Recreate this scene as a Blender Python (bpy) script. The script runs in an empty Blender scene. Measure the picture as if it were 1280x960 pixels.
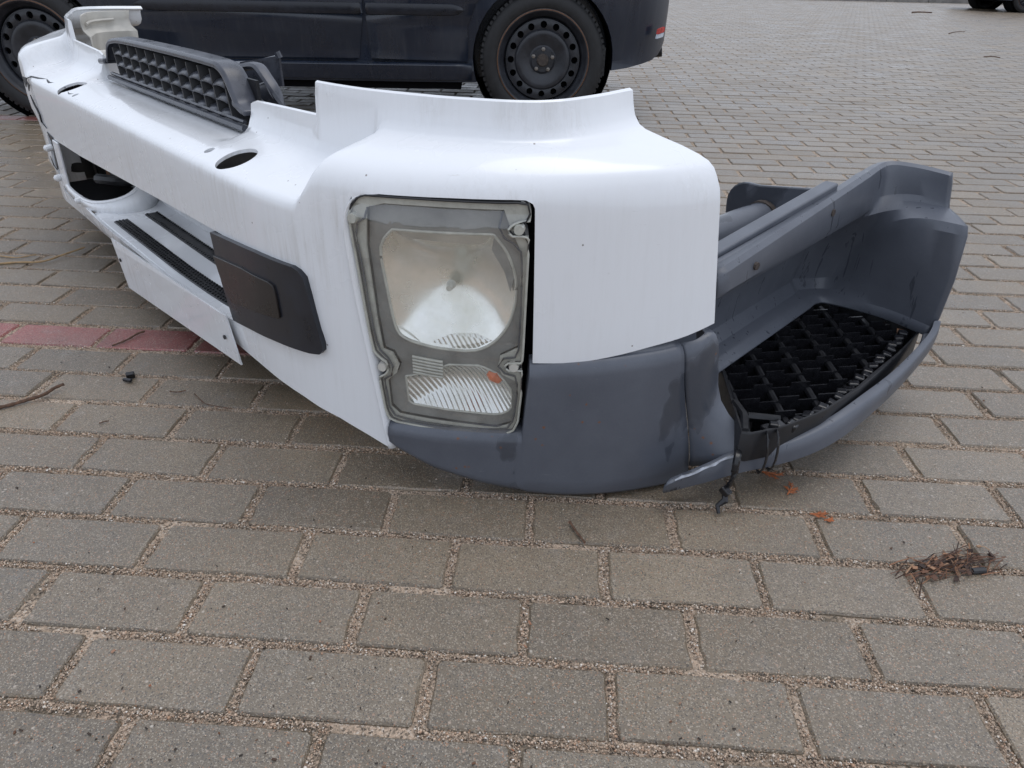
import bpy, bmesh, math, random
import numpy as np
from mathutils import Vector, Matrix
random.seed(7); rng = np.random.default_rng(7)
sc = bpy.context.scene
COL = sc.collection
R = math.radians

# ------------------------------------------------------------------ camera
CAM = np.array([0.22923, -0.94498, 0.73510])
PITCH, YAW, ROLL, FPX = R(30.57), R(-3.2), R(-1.213), 900.0
_f = np.array([math.sin(YAW)*math.cos(PITCH), math.cos(YAW)*math.cos(PITCH), -math.sin(PITCH)])
_r0 = np.array([math.cos(YAW), -math.sin(YAW), 0.0]); _d0 = np.cross(_f, _r0)
_r = math.cos(ROLL)*_r0+math.sin(ROLL)*_d0; _d = -math.sin(ROLL)*_r0+math.cos(ROLL)*_d0
cam = bpy.data.cameras.new('camera'); cam_ob = bpy.data.objects.new('camera', cam); COL.objects.link(cam_ob)
cam.sensor_width = 36.0; cam.lens = FPX/1280.0*36.0; cam.clip_start = 0.02; cam.clip_end = 2000
m = Matrix.Identity(4)
for i in range(3):
    m[i][0] = _r[i]; m[i][1] = -_d[i]; m[i][2] = -_f[i]; m[i][3] = CAM[i]
cam_ob.matrix_world = m
sc.camera = cam_ob
def project(p):
    c = np.asarray(p, float)-CAM
    z = c@_f
    return 640+FPX*(c@_r)/z, 480+FPX*(c@_d)/z, z

# ------------------------------------------------------------------ sky, sun, exposure (bright overcast)
SUN_EL, SUN_AZ = R(74), R(48)        # azimuth measured from +Y towards +X
world = bpy.data.worlds.new('World'); sc.world = world; world.use_nodes = True
wn = world.node_tree.nodes; wl = world.node_tree.links; wn.clear()
sky = wn.new('ShaderNodeTexSky'); sky.sky_type = 'NISHITA'; sky.sun_disc = False
sky.sun_elevation = SUN_EL; sky.sun_rotation = SUN_AZ; sky.air_density = 1.0; sky.dust_density = 4.0; sky.ozone_density = 1.0
hs = wn.new('ShaderNodeHueSaturation'); hs.inputs['Saturation'].default_value = 0.7
bg = wn.new('ShaderNodeBackground'); bg.inputs['Strength'].default_value = 0.15
wo = wn.new('ShaderNodeOutputWorld')
wl.new(sky.outputs[0], hs.inputs['Color']); # closed cloud cover: most of the clear sky is replaced by an even grey-white
cl = wn.new('ShaderNodeMix'); cl.data_type = 'RGBA'; cl.inputs[0].default_value = 0.80; cl.inputs[7].default_value = (5.05, 5.50, 6.35, 1)
wl.new(hs.outputs[0], cl.inputs[6]); wl.new(cl.outputs[2], bg.inputs['Color']); wl.new(bg.outputs[0], wo.inputs['Surface'])
sun = bpy.data.lights.new('sun', 'SUN'); sun.energy = 0.5; sun.angle = R(40); sun.color = (1.0, 0.98, 0.95)
sun_ob = bpy.data.objects.new('sun', sun); COL.objects.link(sun_ob)
sd = Vector((math.sin(SUN_AZ)*math.cos(SUN_EL), math.cos(SUN_AZ)*math.cos(SUN_EL), math.sin(SUN_EL)))
sun_ob.rotation_euler = sd.to_track_quat('Z', 'Y').to_euler(); sun_ob.location = (6, 6, 9)
sc.view_settings.view_transform = 'Standard'; sc.view_settings.look = 'None'
sc.view_settings.exposure = 0.27; sc.view_settings.gamma = 1.0; sc.view_settings.use_curve_mapping = False

# ------------------------------------------------------------------ materials
def new_mat(name):
    mt = bpy.data.materials.new(name); mt.use_nodes = True
    nt = mt.node_tree; b = nt.nodes['Principled BSDF']
    return mt, nt, b
def N(nt, kind, **kw):
    n = nt.nodes.new(kind)
    for k, v in kw.items():
        if k in n.inputs: n.inputs[k].default_value = v
        else: setattr(n, k, v)
    return n
def L(nt, a, b): nt.links.new(a, b)
def ramp(nt, fac, stops):
    r = nt.nodes.new('ShaderNodeValToRGB'); e = r.color_ramp.elements
    while len(e) < len(stops): e.new(0.5)
    for el, (p, c) in zip(e, stops):
        el.position = p; el.color = (c[0], c[1], c[2], 1) if not np.isscalar(c) else (c, c, c, 1)
    L(nt, fac, r.inputs[0]); return r.outputs[0]
def mix(nt, fac, a, b, mode='MIX'):
    n = nt.nodes.new('ShaderNodeMix'); n.data_type = 'RGBA'; n.blend_type = mode
    for s, v in ((n.inputs[0], fac), (n.inputs[6], a), (n.inputs[7], b)):
        if isinstance(v, bpy.types.NodeSocket): L(nt, v, s)
        elif np.isscalar(v): s.default_value = v
        else: s.default_value = (v[0], v[1], v[2], 1)
    return n.outputs[2]
def math_n(nt, op, a, b=None, clamp=False):
    n = nt.nodes.new('ShaderNodeMath'); n.operation = op; n.use_clamp = clamp
    for s, v in zip(n.inputs, (a, b)):
        if v is None: continue
        if isinstance(v, bpy.types.NodeSocket): L(nt, v, s)
        else: s.default_value = v
    return n.outputs[0]
def coords(nt, scale=(1, 1, 1), kind='Object', loc=(0, 0, 0)):
    if kind == 'World': src = nt.nodes.new('ShaderNodeNewGeometry').outputs['Position']
    else: src = nt.nodes.new('ShaderNodeTexCoord').outputs[kind]
    mp = nt.nodes.new('ShaderNodeMapping'); mp.inputs['Scale'].default_value = scale; mp.inputs['Location'].default_value = loc
    L(nt, src, mp.inputs[0]); return mp.outputs[0]
def noise(nt, vec, scale, detail=4, rough=0.6):
    n = N(nt, 'ShaderNodeTexNoise', Scale=scale, Detail=detail, Roughness=rough); L(nt, vec, n.inputs['Vector']); return n.outputs['Fac']
def voro(nt, vec, scale, out='Color'):
    n = N(nt, 'ShaderNodeTexVoronoi', Scale=scale); L(nt, vec, n.inputs['Vector']); return n.outputs[out]
def bump(nt, h, bsdf, strength=0.3, dist=0.002):
    b = N(nt, 'ShaderNodeBump', Strength=strength, Distance=dist); L(nt, h, b.inputs['Height']); L(nt, b.outputs[0], bsdf.inputs['Normal'])

def mat_plain(name, col, rough=0.5, var=0.15, scale=40, spec=0.5, metal=0.0, bumps=0.0):
    mt, nt, b = new_mat(name)
    v = coords(nt)
    n = noise(nt, v, scale, 5)
    c = mix(nt, ramp(nt, n, [(0.3, 0.0), (0.7, 1.0)]), [x*(1-var) for x in col], [min(1, x*(1+var)) for x in col])
    L(nt, c, b.inputs['Base Color']); b.inputs['Metallic'].default_value = metal
    b.inputs['Specular IOR Level'].default_value = spec
    rr = ramp(nt, n, [(0.3, max(0, rough-0.07)), (0.7, min(1, rough+0.07))]); L(nt, rr, b.inputs['Roughness'])
    if bumps: bump(nt, noise(nt, v, 900, 2), b, bumps, 0.0004)
    return mt

def mat_white():
    mt, nt, b = new_mat('white_painted_plastic')
    v = coords(nt, (1, 1, 1))
    streak = noise(nt, coords(nt, (90, 90, 5.0)), 1.0, 8, 0.75)
    speck = noise(nt, v, 260, 3, 0.7)
    big = noise(nt, v, 5.5, 4, 0.6)
    # run-off streaks only where the surface is steep
    geo = nt.nodes.new('ShaderNodeNewGeometry'); sx = nt.nodes.new('ShaderNodeSeparateXYZ'); L(nt, geo.outputs['Normal'], sx.inputs[0])
    steep = ramp(nt, math_n(nt, 'ABSOLUTE', sx.outputs[2]), [(0.25, 1.0), (0.75, 0.12)])
    d1 = math_n(nt, 'MULTIPLY', ramp(nt, streak, [(0.45, 0.0), (0.68, 1.0)]), steep)
    d1 = math_n(nt, 'MULTIPLY', d1, ramp(nt, big, [(0.46, 0.12), (0.64, 1.0)]))
    d2 = math_n(nt, 'MULTIPLY', ramp(nt, speck, [(0.63, 0.0), (0.75, 1.0)]), ramp(nt, big, [(0.45, 0.0), (0.65, 0.8)]))
    c = mix(nt, math_n(nt, 'MULTIPLY', d1, 0.5), (0.80, 0.815, 0.835), (0.47, 0.45, 0.41))
    c = mix(nt, math_n(nt, 'MULTIPLY', d2, 0.5), c, (0.38, 0.34, 0.29))
    scr = noise(nt, coords(nt, (14, 14, 240), loc=(1.3, 0, 0)), 1.0, 4, 0.75); scm = noise(nt, coords(nt, loc=(5, 5, 5)), 3.3, 3)
    c = mix(nt, math_n(nt, 'MULTIPLY', ramp(nt, scr, [(0.68, 0.0), (0.73, 0.6)]), ramp(nt, scm, [(0.50, 0), (0.6, 1)])), c, (0.45, 0.43, 0.40))
    chip = N(nt, 'ShaderNodeTexVoronoi', Scale=42.0); L(nt, v, chip.inputs['Vector'])
    sc2 = nt.nodes.new('ShaderNodeSeparateColor'); L(nt, chip.outputs['Color'], sc2.inputs[0])
    ck = math_n(nt, 'MULTIPLY', ramp(nt, chip.outputs['Distance'], [(0.045, 1), (0.075, 0)]), ramp(nt, sc2.outputs[0], [(0.80, 0), (0.82, 1)]))
    c = mix(nt, math_n(nt, 'MULTIPLY', ck, 0.8), c, (0.12, 0.09, 0.065))
    L(nt, c, b.inputs['Base Color'])
    L(nt, ramp(nt, big, [(0.3, 0.18), (0.7, 0.34)]), b.inputs['Roughness'])
    b.inputs['Coat Weight'].default_value = 0.6; b.inputs['Coat Roughness'].default_value = 0.05
    bump(nt, noise(nt, v, 60, 3), b, 0.03, 0.002)
    return mt

def mat_grey(name='grey_weathered_plastic', rust=True, drips=True):
    mt, nt, b = new_mat(name)
    v = coords(nt)
    big = noise(nt, v, 9, 5, 0.65); fine = noise(nt, v, 420, 3, 0.6)
    c = mix(nt, ramp(nt, big, [(0.3, 0), (0.7, 1)]), (0.070, 0.078, 0.098), (0.100, 0.110, 0.133))
    c = mix(nt, math_n(nt, 'MULTIPLY', fine, 0.25), c, (0.17, 0.18, 0.20))
    sg = noise(nt, coords(nt, (30, 30, 260), loc=(2, 7, 1)), 1.0, 4, 0.75)
    c = mix(nt, ramp(nt, sg, [(0.67, 0.0), (0.74, 0.5)]), c, (0.24, 0.25, 0.27))
    # wet runs (darker and glossier, long in z)
    wv = coords(nt, (70, 70, 3.0))
    wet = noise(nt, wv, 1.0, 3, 0.55)
    patch = noise(nt, coords(nt, (7, 7, 4), loc=(3.1, 0.4, 1.7)), 1.0, 4, 0.55)
    wm = ramp(nt, patch, [(0.615, 0), (0.65, 1)])
    if drips: wm = math_n(nt, 'MAXIMUM', ramp(nt, wet, [(0.64, 0), (0.68, 1)]), ramp(nt, patch, [(0.66, 0), (0.68, 1)]))
    c = mix(nt, math_n(nt, 'MULTIPLY', wm, 0.5), c, (0.024, 0.027, 0.034))
    rg = ramp(nt, math_n(nt, 'ADD', math_n(nt, 'MULTIPLY', wm, 0.6), math_n(nt, 'MULTIPLY', big, 0.4)), [(0.1, 0.42), (0.3, 0.30), (0.9, 0.14)])
    if rust:
        rs = voro(nt, v, 55, 'Distance'); rz = noise(nt, coords(nt, loc=(0.3, 1.9, 0.2)), 8, 3)
        rm = math_n(nt, 'MULTIPLY', ramp(nt, math_n(nt, 'ADD', rs, math_n(nt, 'MULTIPLY', fine, 0.25)), [(0.20, 1), (0.28, 0)]), ramp(nt, rz, [(0.55, 0), (0.62, 1)]))
        c = mix(nt, math_n(nt, 'MULTIPLY', rm, 0.85), c, (0.20, 0.075, 0.025))
    L(nt, c, b.inputs['Base Color']); L(nt, rg, b.inputs['Roughness'])
    bump(nt, noise(nt, v, 700, 2), b, 0.12, 0.0006)
    return mt

def mat_paver(name, red=False):
    mt, nt, b = new_mat(name)
    v = coords(nt, kind='World')
    oi = nt.nodes.new('ShaderNodeObjectInfo').outputs['Random']
    isl = nt.nodes.new('ShaderNodeNewGeometry').outputs['Random Per Island']
    rnd = math_n(nt, 'FRACT', math_n(nt, 'ADD', math_n(nt, 'MULTIPLY', oi, 3.7), isl))
    if red: lo, hi = (0.255, 0.050, 0.045), (0.330, 0.078, 0.068)
    else:   lo, hi = (0.132, 0.098, 0.060), (0.224, 0.172, 0.112)
    c = mix(nt, rnd, lo, hi)
    stain = noise(nt, v, 3.1, 6, 0.62); patch = noise(nt, v, 22, 5, 0.65)
    c = mix(nt, ramp(nt, stain, [(0.36, 0.42), (0.60, 0.0)]), c, (0.085, 0.075, 0.062))
    c = mix(nt, ramp(nt, patch, [(0.56, 0.0), (0.76, 0.35)]), c, (0.27, 0.25, 0.225))
    scuff = noise(nt, coords(nt, (1, 1.6, 1), kind='World', loc=(4.1, 2.2, 0)), 9, 8, 0.72)
    c = mix(nt, ramp(nt, scuff, [(0.66, 0.0), (0.74, 0.55)]), c, (0.36, 0.34, 0.31))
    mud = noise(nt, coords(nt, kind='World', loc=(9.3, 1.2, 0)), 6.5, 7, 0.7)
    c = mix(nt, ramp(nt, mud, [(0.60, 0.0), (0.72, 0.5)]), c, (0.10, 0.068, 0.042))
    # aggregate specks
    cell = N(nt, 'ShaderNodeTexVoronoi', Scale=640.0); L(nt, v, cell.inputs['Vector'])
    sx = nt.nodes.new('ShaderNodeSeparateColor'); L(nt, cell.outputs['Color'], sx.inputs[0])
    near = ramp(nt, cell.outputs['Distance'], [(0.35, 1), (0.75, 0.25)])
    k1 = math_n(nt, 'MULTIPLY', ramp(nt, sx.outputs[0], [(0.74, 0), (0.80, 1)]), near)
    c = mix(nt, math_n(nt, 'MULTIPLY', k1, 0.55), c, (0.46, 0.40, 0.32))
    k2 = math_n(nt, 'MULTIPLY', ramp(nt, sx.outputs[1], [(0.80, 0), (0.86, 1)]), near)
    c = mix(nt, math_n(nt, 'MULTIPLY', k2, 0.85), c, (0.030, 0.027, 0.024))
    k3 = math_n(nt, 'MULTIPLY', ramp(nt, sx.outputs[2], [(0.955, 0), (0.965, 1)]), near)
    c = mix(nt, math_n(nt, 'MULTIPLY', k3, 0.75), c, (0.36, 0.17, 0.08))
    cell2 = N(nt, 'ShaderNodeTexVoronoi', Scale=150.0); L(nt, v, cell2.inputs['Vector'])
    s2 = nt.nodes.new('ShaderNodeSeparateColor'); L(nt, cell2.outputs['Color'], s2.inputs[0])
    k4 = math_n(nt, 'MULTIPLY', ramp(nt, s2.outputs[0], [(0.90, 0), (0.93, 1)]), ramp(nt, cell2.outputs['Distance'], [(0.18, 1), (0.34, 0)]))
    tint = mix(nt, s2.outputs[1], (0.50, 0.45, 0.38), (0.30, 0.16, 0.09))
    c = mix(nt, math_n(nt, 'MULTIPLY', k4, 0.8), c, tint)
    L(nt, c, b.inputs['Base Color'])
    L(nt, ramp(nt, stain, [(0.35, 0.26), (0.62, 0.44)]), b.inputs['Roughness'])
    b.inputs['Specular IOR Level'].default_value = 0.95
    h = math_n(nt, 'ADD', math_n(nt, 'MULTIPLY', cell.outputs['Distance'], -0.8), math_n(nt, 'MULTIPLY', noise(nt, v, 900, 3), 1.2))
    bump(nt, h, b, 0.6, 0.0011)
    return mt

def mat_sand():
    mt, nt, b = new_mat('coarse_joint_sand')
    v = coords(nt, kind='World')
    cell = N(nt, 'ShaderNodeTexVoronoi', Scale=430.0); L(nt, v, cell.inputs['Vector'])
    sx = nt.nodes.new('ShaderNodeSeparateColor'); L(nt, cell.outputs['Color'], sx.inputs[0])
    c = ramp(nt, sx.outputs[0], [(0.0, (0.07, 0.058, 0.045)), (0.22, (0.24, 0.185, 0.135)), (0.55, (0.43, 0.33, 0.245)), (0.8, (0.54, 0.40, 0.29)), (1.0, (0.56, 0.49, 0.41))])
    moss = noise(nt, v, 14, 5, 0.65)
    c = mix(nt, ramp(nt, moss, [(0.52, 0.0), (0.70, 0.75)]), c, (0.070, 0.062, 0.042))
    L(nt, c, b.inputs['Base Color']); b.inputs['Roughness'].default_value = 0.85
    bump(nt, math_n(nt, 'MULTIPLY', cell.outputs['Distance'], -1.0), b, 1.0, 0.002)
    return mt
def mat_grain():
    mt, nt, b = new_mat('sand_grain')
    isl = nt.nodes.new('ShaderNodeNewGeometry').outputs['Random Per Island']
    c = ramp(nt, isl, [(0.0, (0.06, 0.052, 0.045)), (0.12, (0.24, 0.185, 0.135)), (0.36, (0.50, 0.385, 0.285)), (0.66, (0.62, 0.465, 0.34)), (0.80, (0.42, 0.25, 0.155)), (0.91, (0.68, 0.60, 0.50)), (1.0, (0.78, 0.73, 0.66))])
    L(nt, c, b.inputs['Base Color']); b.inputs['Roughness'].default_value = 0.6
    return mt

def mat_crumb():
    mt, nt, b = new_mat('plant_crumbs')
    isl = nt.nodes.new('ShaderNodeNewGeometry').outputs['Random Per Island']
    c = ramp(nt, isl, [(0.0, (0.02, 0.016, 0.013)), (0.45, (0.045, 0.03, 0.02)), (0.7, (0.13, 0.06, 0.03)), (0.85, (0.33, 0.27, 0.20)), (1.0, (0.30, 0.10, 0.04))])
    L(nt, c, b.inputs['Base Color']); b.inputs['Roughness'].default_value = 0.8
    return mt
def mat_litter():
    mt, nt, b = new_mat('bark_and_needles')
    isl = nt.nodes.new('ShaderNodeNewGeometry').outputs['Random Per Island']
    c = ramp(nt, isl, [(0.0, (0.025, 0.016, 0.013)), (0.35, (0.075, 0.040, 0.028)), (0.62, (0.16, 0.075, 0.042)), (0.82, (0.30, 0.15, 0.08)), (1.0, (0.40, 0.26, 0.16))])
    L(nt, c, b.inputs['Base Color']); b.inputs['Roughness'].default_value = 0.75
    return mt
def mat_lens():
    mt, nt, b = new_mat('hazy_clear_lens'); nt.nodes.remove(b)
    out = nt.nodes['Material Output']; v = coords(nt)
    tr = N(nt, 'ShaderNodeBsdfTransparent'); tr.inputs[0].default_value = (0.99, 0.99, 0.98, 1)
    gl = N(nt, 'ShaderNodeBsdfGlossy', Roughness=0.035); gl.inputs[0].default_value = (1, 1, 1, 1)
    df = N(nt, 'ShaderNodeBsdfDiffuse'); df.inputs[0].default_value = (0.62, 0.62, 0.56, 1)
    fr = N(nt, 'ShaderNodeLayerWeight', Blend=0.5)
    a = nt.nodes.new('ShaderNodeMixShader'); L(nt, ramp(nt, fr.outputs['Facing'], [(0.0, 0.08), (0.6, 0.14), (0.85, 0.4), (1.0, 0.95)]), a.inputs[0]); L(nt, tr.outputs[0], a.inputs[1]); L(nt, gl.outputs[0], a.inputs[2])
    hz = noise(nt, v, 16, 5, 0.65); sc_ = noise(nt, coords(nt, (40, 40, 160)), 1.0, 3, 0.7)
    hf = math_n(nt, 'ADD', ramp(nt, hz, [(0.38, 0.01), (0.72, 0.15)]), ramp(nt, sc_, [(0.66, 0.0), (0.74, 0.16)]), True)
    m2 = nt.nodes.new('ShaderNodeMixShader'); L(nt, hf, m2.inputs[0]); L(nt, a.outputs[0], m2.inputs[1]); L(nt, df.outputs[0], m2.inputs[2])
    L(nt, m2.outputs[0], out.inputs['Surface'])
    return mt
def mat_chrome(name, tint=(0.92, 0.92, 0.89), flute=0, rough=0.10):
    mt, nt, b = new_mat(name); v = coords(nt)
    hz = noise(nt, v, 11, 4, 0.6)
    c = mix(nt, ramp(nt, hz, [(0.40, 0), (0.75, 0.6)]), tint, (0.62, 0.61, 0.48))
    L(nt, c, b.inputs['Base Color']); b.inputs['Metallic'].default_value = 0.93
    L(nt, ramp(nt, hz, [(0.3, rough), (0.7, rough+0.30)]), b.inputs['Roughness'])
    if flute:
        w = N(nt, 'ShaderNodeTexWave', Scale=flute); w.bands_direction = 'DIAGONAL'; L(nt, v, w.inputs['Vector'])
        bump(nt, w.outputs['Fac'], b, 0.6, 0.002)
    return mt
def mat_carpaint():
    mt, nt, b = new_mat('dark_car_paint'); v = coords(nt)
    dust = noise(nt, coords(nt, (6, 6, 2)), 1.0, 6, 0.7); fine = noise(nt, v, 120, 3, 0.7)
    run = noise(nt, coords(nt, (45, 45, 1.2)), 1.0, 4, 0.65)
    c = mix(nt, ramp(nt, dust, [(0.35, 0.0), (0.75, 0.5)]), (0.007, 0.0125, 0.026), (0.018, 0.026, 0.044))
    c = mix(nt, ramp(nt, run, [(0.52, 0.0), (0.70, 0.45)]), c, (0.034, 0.038, 0.050))
    c = mix(nt, ramp(nt, fine, [(0.66, 0), (0.76, 0.3)]), c, (0.07, 0.066, 0.06))
    L(nt, c, b.inputs['Base Color']); L(nt, ramp(nt, dust, [(0.3, 0.20), (0.7, 0.40)]), b.inputs['Roughness'])
    b.inputs['Coat Weight'].default_value = 0.4; b.inputs['Coat Roughness'].default_value = 0.08
    return mt
def mat_grass():
    mt, nt, b = new_mat('far_grass_and_leaf_litter'); v = coords(nt, kind='World')
    c = ramp(nt, noise(nt, v, 2.5, 6, 0.7), [(0.3, (0.05, 0.055, 0.025)), (0.5, (0.09, 0.075, 0.04)), (0.7, (0.16, 0.10, 0.055))])
    L(nt, c, b.inputs['Base Color']); b.inputs['Roughness'].default_value = 0.9; return mt

M = dict(
 white=mat_white(), grey=mat_grey('grey_weathered_plastic', True, False), grey_step=mat_grey('grey_step_plastic', False, True), grey_clean=mat_grey('grey_painted_steel', False, False), paver=mat_paver('concrete_paver'), paver_red=mat_paver('red_concrete_paver', True),
 sand=mat_sand(), grain=mat_grain(), lens=mat_lens(), chrome=mat_chrome('aged_reflector', rough=0.07), chrome_low=mat_chrome('fluted_reflector', (0.82, 0.83, 0.82), 55, 0.10),
 paint=mat_carpaint(), grass=mat_grass(),
 black=mat_plain('black_plastic', (0.011, 0.0115, 0.014), 0.42, 0.3, 60, bumps=0.2),
 blackgloss=mat_plain('black_wet_rubber', (0.010, 0.010, 0.012), 0.25, 0.3, 90),
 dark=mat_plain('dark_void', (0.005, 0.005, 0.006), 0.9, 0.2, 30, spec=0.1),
 trim=mat_plain('anthracite_plastic', (0.014, 0.016, 0.023), 0.32, 0.3, 25, bumps=0.15),
 trim_in=mat_plain('dark_brown_panel', (0.012, 0.0095, 0.0095), 0.30, 0.3, 30),
 grille=mat_plain('grille_slate_plastic', (0.060, 0.064, 0.078), 0.30, 0.35, 35, bumps=0.15),
 bezel=mat_plain('headlight_bezel', (0.20, 0.20, 0.19), 0.45, 0.25, 20),
 housing=mat_plain('headlight_housing', (0.022, 0.022, 0.024), 0.5, 0.3, 40),
 clearrim=mat_plain('clear_plastic_rim', (0.46, 0.46, 0.41), 0.18, 0.2, 60),
 flange=mat_plain('clear_lens_flange', (0.42, 0.42, 0.375), 0.3, 0.2, 40),
 gasket=mat_plain('dark_gasket', (0.045, 0.05, 0.06), 0.5, 0.3, 60),
 torn=mat_plain('torn_plastic', (0.33, 0.35, 0.39), 0.6, 0.3, 90),
 orange=mat_plain('orange_bulb', (0.62, 0.13, 0.03), 0.25, 0.15, 80),
 cream=mat_plain('bare_inner_plastic', (0.52, 0.50, 0.45), 0.6, 0.2, 12),
 rust=mat_plain('rusty_metal', (0.13, 0.065, 0.035), 0.8, 0.45, 120),
 tyre=mat_plain('tyre_rubber', (0.017, 0.017, 0.018), 0.68, 0.4, 30, bumps=0.3),
 rim=mat_plain('black_steel_rim', (0.026, 0.028, 0.034), 0.36, 0.4, 14),
 hub=mat_plain('rusty_dark_hub', (0.055, 0.043, 0.036), 0.7, 0.5, 90),
 steel=mat_plain('dull_bolt_steel', (0.22, 0.20, 0.18), 0.45, 0.3, 80, metal=0.6),
 glass=mat_plain('dark_car_glass', (0.01, 0.012, 0.014), 0.06, 0.1, 8),
 red=mat_plain('red_reflector', (0.45, 0.03, 0.02), 0.25, 0.2, 60),
 pale=mat_plain('pale_reflector', (0.55, 0.60, 0.66), 0.25, 0.1, 60),
 bark=mat_plain('dry_bark', (0.105, 0.058, 0.036), 0.85, 0.6, 160),
 straw=mat_plain('dry_straw', (0.34, 0.23, 0.12), 0.8, 0.35, 120),
 sprig=mat_plain('dead_conifer_sprig', (0.36, 0.115, 0.04), 0.75, 0.4, 260),
 crumb=mat_crumb(),
 litter=mat_litter(),
 kerb=mat_plain('kerb_concrete', (0.26, 0.25, 0.235), 0.8, 0.25, 9),
)

# ------------------------------------------------------------------ helpers
def link(o, parent=None):
    COL.objects.link(o)
    if parent is not None: o.parent = parent
    return o
def obj(name, verts, faces, mat, parent=None, smooth=True, angle=35, fix=True):
    me = bpy.data.meshes.new(name); me.from_pydata([tuple(map(float, v)) for v in verts], [], [tuple(f) for f in faces])
    if fix:
        bm = bmesh.new(); bm.from_mesh(me); bmesh.ops.recalc_face_normals(bm, faces=bm.faces); bm.to_mesh(me); bm.free()
    if smooth:
        me.shade_smooth(); me.set_sharp_from_angle(angle=R(angle))
    me.materials.append(mat if not isinstance(mat, str) else M[mat])
    return link(bpy.data.objects.new(name, me), parent)
def bm_obj(name, bm, mat, parent=None, smooth=True, angle=35):
    bmesh.ops.recalc_face_normals(bm, faces=bm.faces)
    if all(e.is_manifold for e in bm.edges) and bm.calc_volume(signed=True) < 0: bmesh.ops.reverse_faces(bm, faces=bm.faces)
    me = bpy.data.meshes.new(name); bm.to_mesh(me); bm.free()
    if smooth:
        me.shade_smooth(); me.set_sharp_from_angle(angle=R(angle))
    me.materials.append(M[mat]); return link(bpy.data.objects.new(name, me), parent)
def empty(name, loc=(0, 0, 0), rz=0, parent=None):
    o = bpy.data.objects.new(name, None); o.location = loc; o.rotation_euler = (0, 0, rz); o.empty_display_size = 0.1
    return link(o, parent)
def tag(o, label=None, cat=None, group=None, kind=None):
    for k, v in (('label', label), ('category', cat), ('group', group), ('kind', kind)):
        if v: o[k] = v
    return o
def grid_faces(nr, nc, closed_c=False, base=0):
    f = []
    for i in range(nr-1):
        for j in range(nc if closed_c else nc-1):
            k = (j+1) % nc
            f.append((base+i*nc+j, base+i*nc+k, base+(i+1)*nc+k, base+(i+1)*nc+j))
    return f
def frames(P):
    P = [Vector(p) for p in P]; T = []
    for i in range(len(P)):
        a = P[max(i-1, 0)]; b = P[min(i+1, len(P)-1)]; T.append((b-a).normalized())
    up = Vector((0, 0, 1)) if abs(T[0].z) < 0.9 else Vector((1, 0, 0)); out = []
    for t in T:
        s = t.cross(up).normalized(); out.append((s, s.cross(t).normalized()))
    return P, out
def tube_vf(P, rad, n=8, cap=True, flat=1.0):
    P, F = frames(P); v = []; k = len(P)
    for i, (p, (s, u_)) in enumerate(zip(P, F)):
        r_ = rad[i] if hasattr(rad, '__len__') else rad
        for a in range(n):
            th = 2*math.pi*a/n; v.append(p+s*math.cos(th)*r_+u_*math.sin(th)*r_*flat)
    f = grid_faces(k, n, True)
    if cap: f.append(tuple(range(n))[::-1]); f.append(tuple(range((k-1)*n, k*n)))
    return v, f
def tube(name, P, rad, mat, parent=None, n=8, flat=1.0): 
    v, f = tube_vf(P, rad, n, True, flat); return obj(name, v, f, mat, parent)
def join_vf(parts):
    V, F = [], []
    for v, f in parts:
        o = len(V); V += list(v); F += [tuple(i+o for i in q) for q in f]
    return V, F
def box_vf(c, s, rot=None):
    v = []
    for x in (-.5, .5):
        for y in (-.5, .5):
            for z in (-.5, .5): v.append(Vector((x*s[0], y*s[1], z*s[2])))
    if rot is not None: v = [rot @ q for q in v]
    v = [q+Vector(c) for q in v]
    return v, [(0, 1, 3, 2), (4, 6, 7, 5), (0, 4, 5, 1), (2, 3, 7, 6), (0, 2, 6, 4), (1, 5, 7, 3)]
def bevel(o, w, seg=2, ang=40):
    b = o.modifiers.new('bevel', 'BEVEL'); b.width = w; b.segments = seg; b.limit_method = 'ANGLE'; b.angle_limit = R(ang); return o
def solidify(o, t, off=-1):
    s = o.modifiers.new('solid', 'SOLIDIFY'); s.thickness = t; s.offset = off; return o
def bake(o, smooth_angle=35):
    dg = bpy.context.evaluated_depsgraph_get(); dg.update()
    me = bpy.data.meshes.new_from_object(o.evaluated_get(dg)); o.modifiers.clear(); o.data = me
    me.shade_smooth(); me.set_sharp_from_angle(angle=R(smooth_angle)); return o
def cut(o, cutters):
    for c in cutters:
        md = o.modifiers.new('cut', 'BOOLEAN'); md.operation = 'DIFFERENCE'; md.solver = 'EXACT'; md.use_self = True; md.object = c
    bake(o)
    for c in cutters:
        me = c.data; bpy.data.objects.remove(c); bpy.data.meshes.remove(me)
    return o
def catmull(P, n=8):
    P = np.asarray(P, float); o = []
    for i in range(len(P)-1):
        p0 = P[max(i-1, 0)]; p1 = P[i]; p2 = P[i+1]; p3 = P[min(i+2, len(P)-1)]
        for k in range(n):
            t = k/n; o.append(.5*((2*p1)+(p2-p0)*t+(2*p0-5*p1+4*p2-p3)*t*t+(3*p1-p0-3*p2+p3)*t**3))
    o.append(P[-1]); return np.array(o)
def resample(poly, n, closed=True):
    P = np.asarray(poly, float)
    if closed: P = np.vstack([P, P[:1]])
    d = np.r_[0, np.cumsum(np.linalg.norm(np.diff(P, axis=0), axis=1))]
    t = np.linspace(0, d[-1], n, endpoint=not closed)
    return np.stack([np.interp(t, d, P[:, k]) for k in range(P.shape[1])], 1)
def ease(a, b, x):
    t = min(1, max(0, (x-a)/(b-a))); return t*t*(3-2*t)

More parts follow.
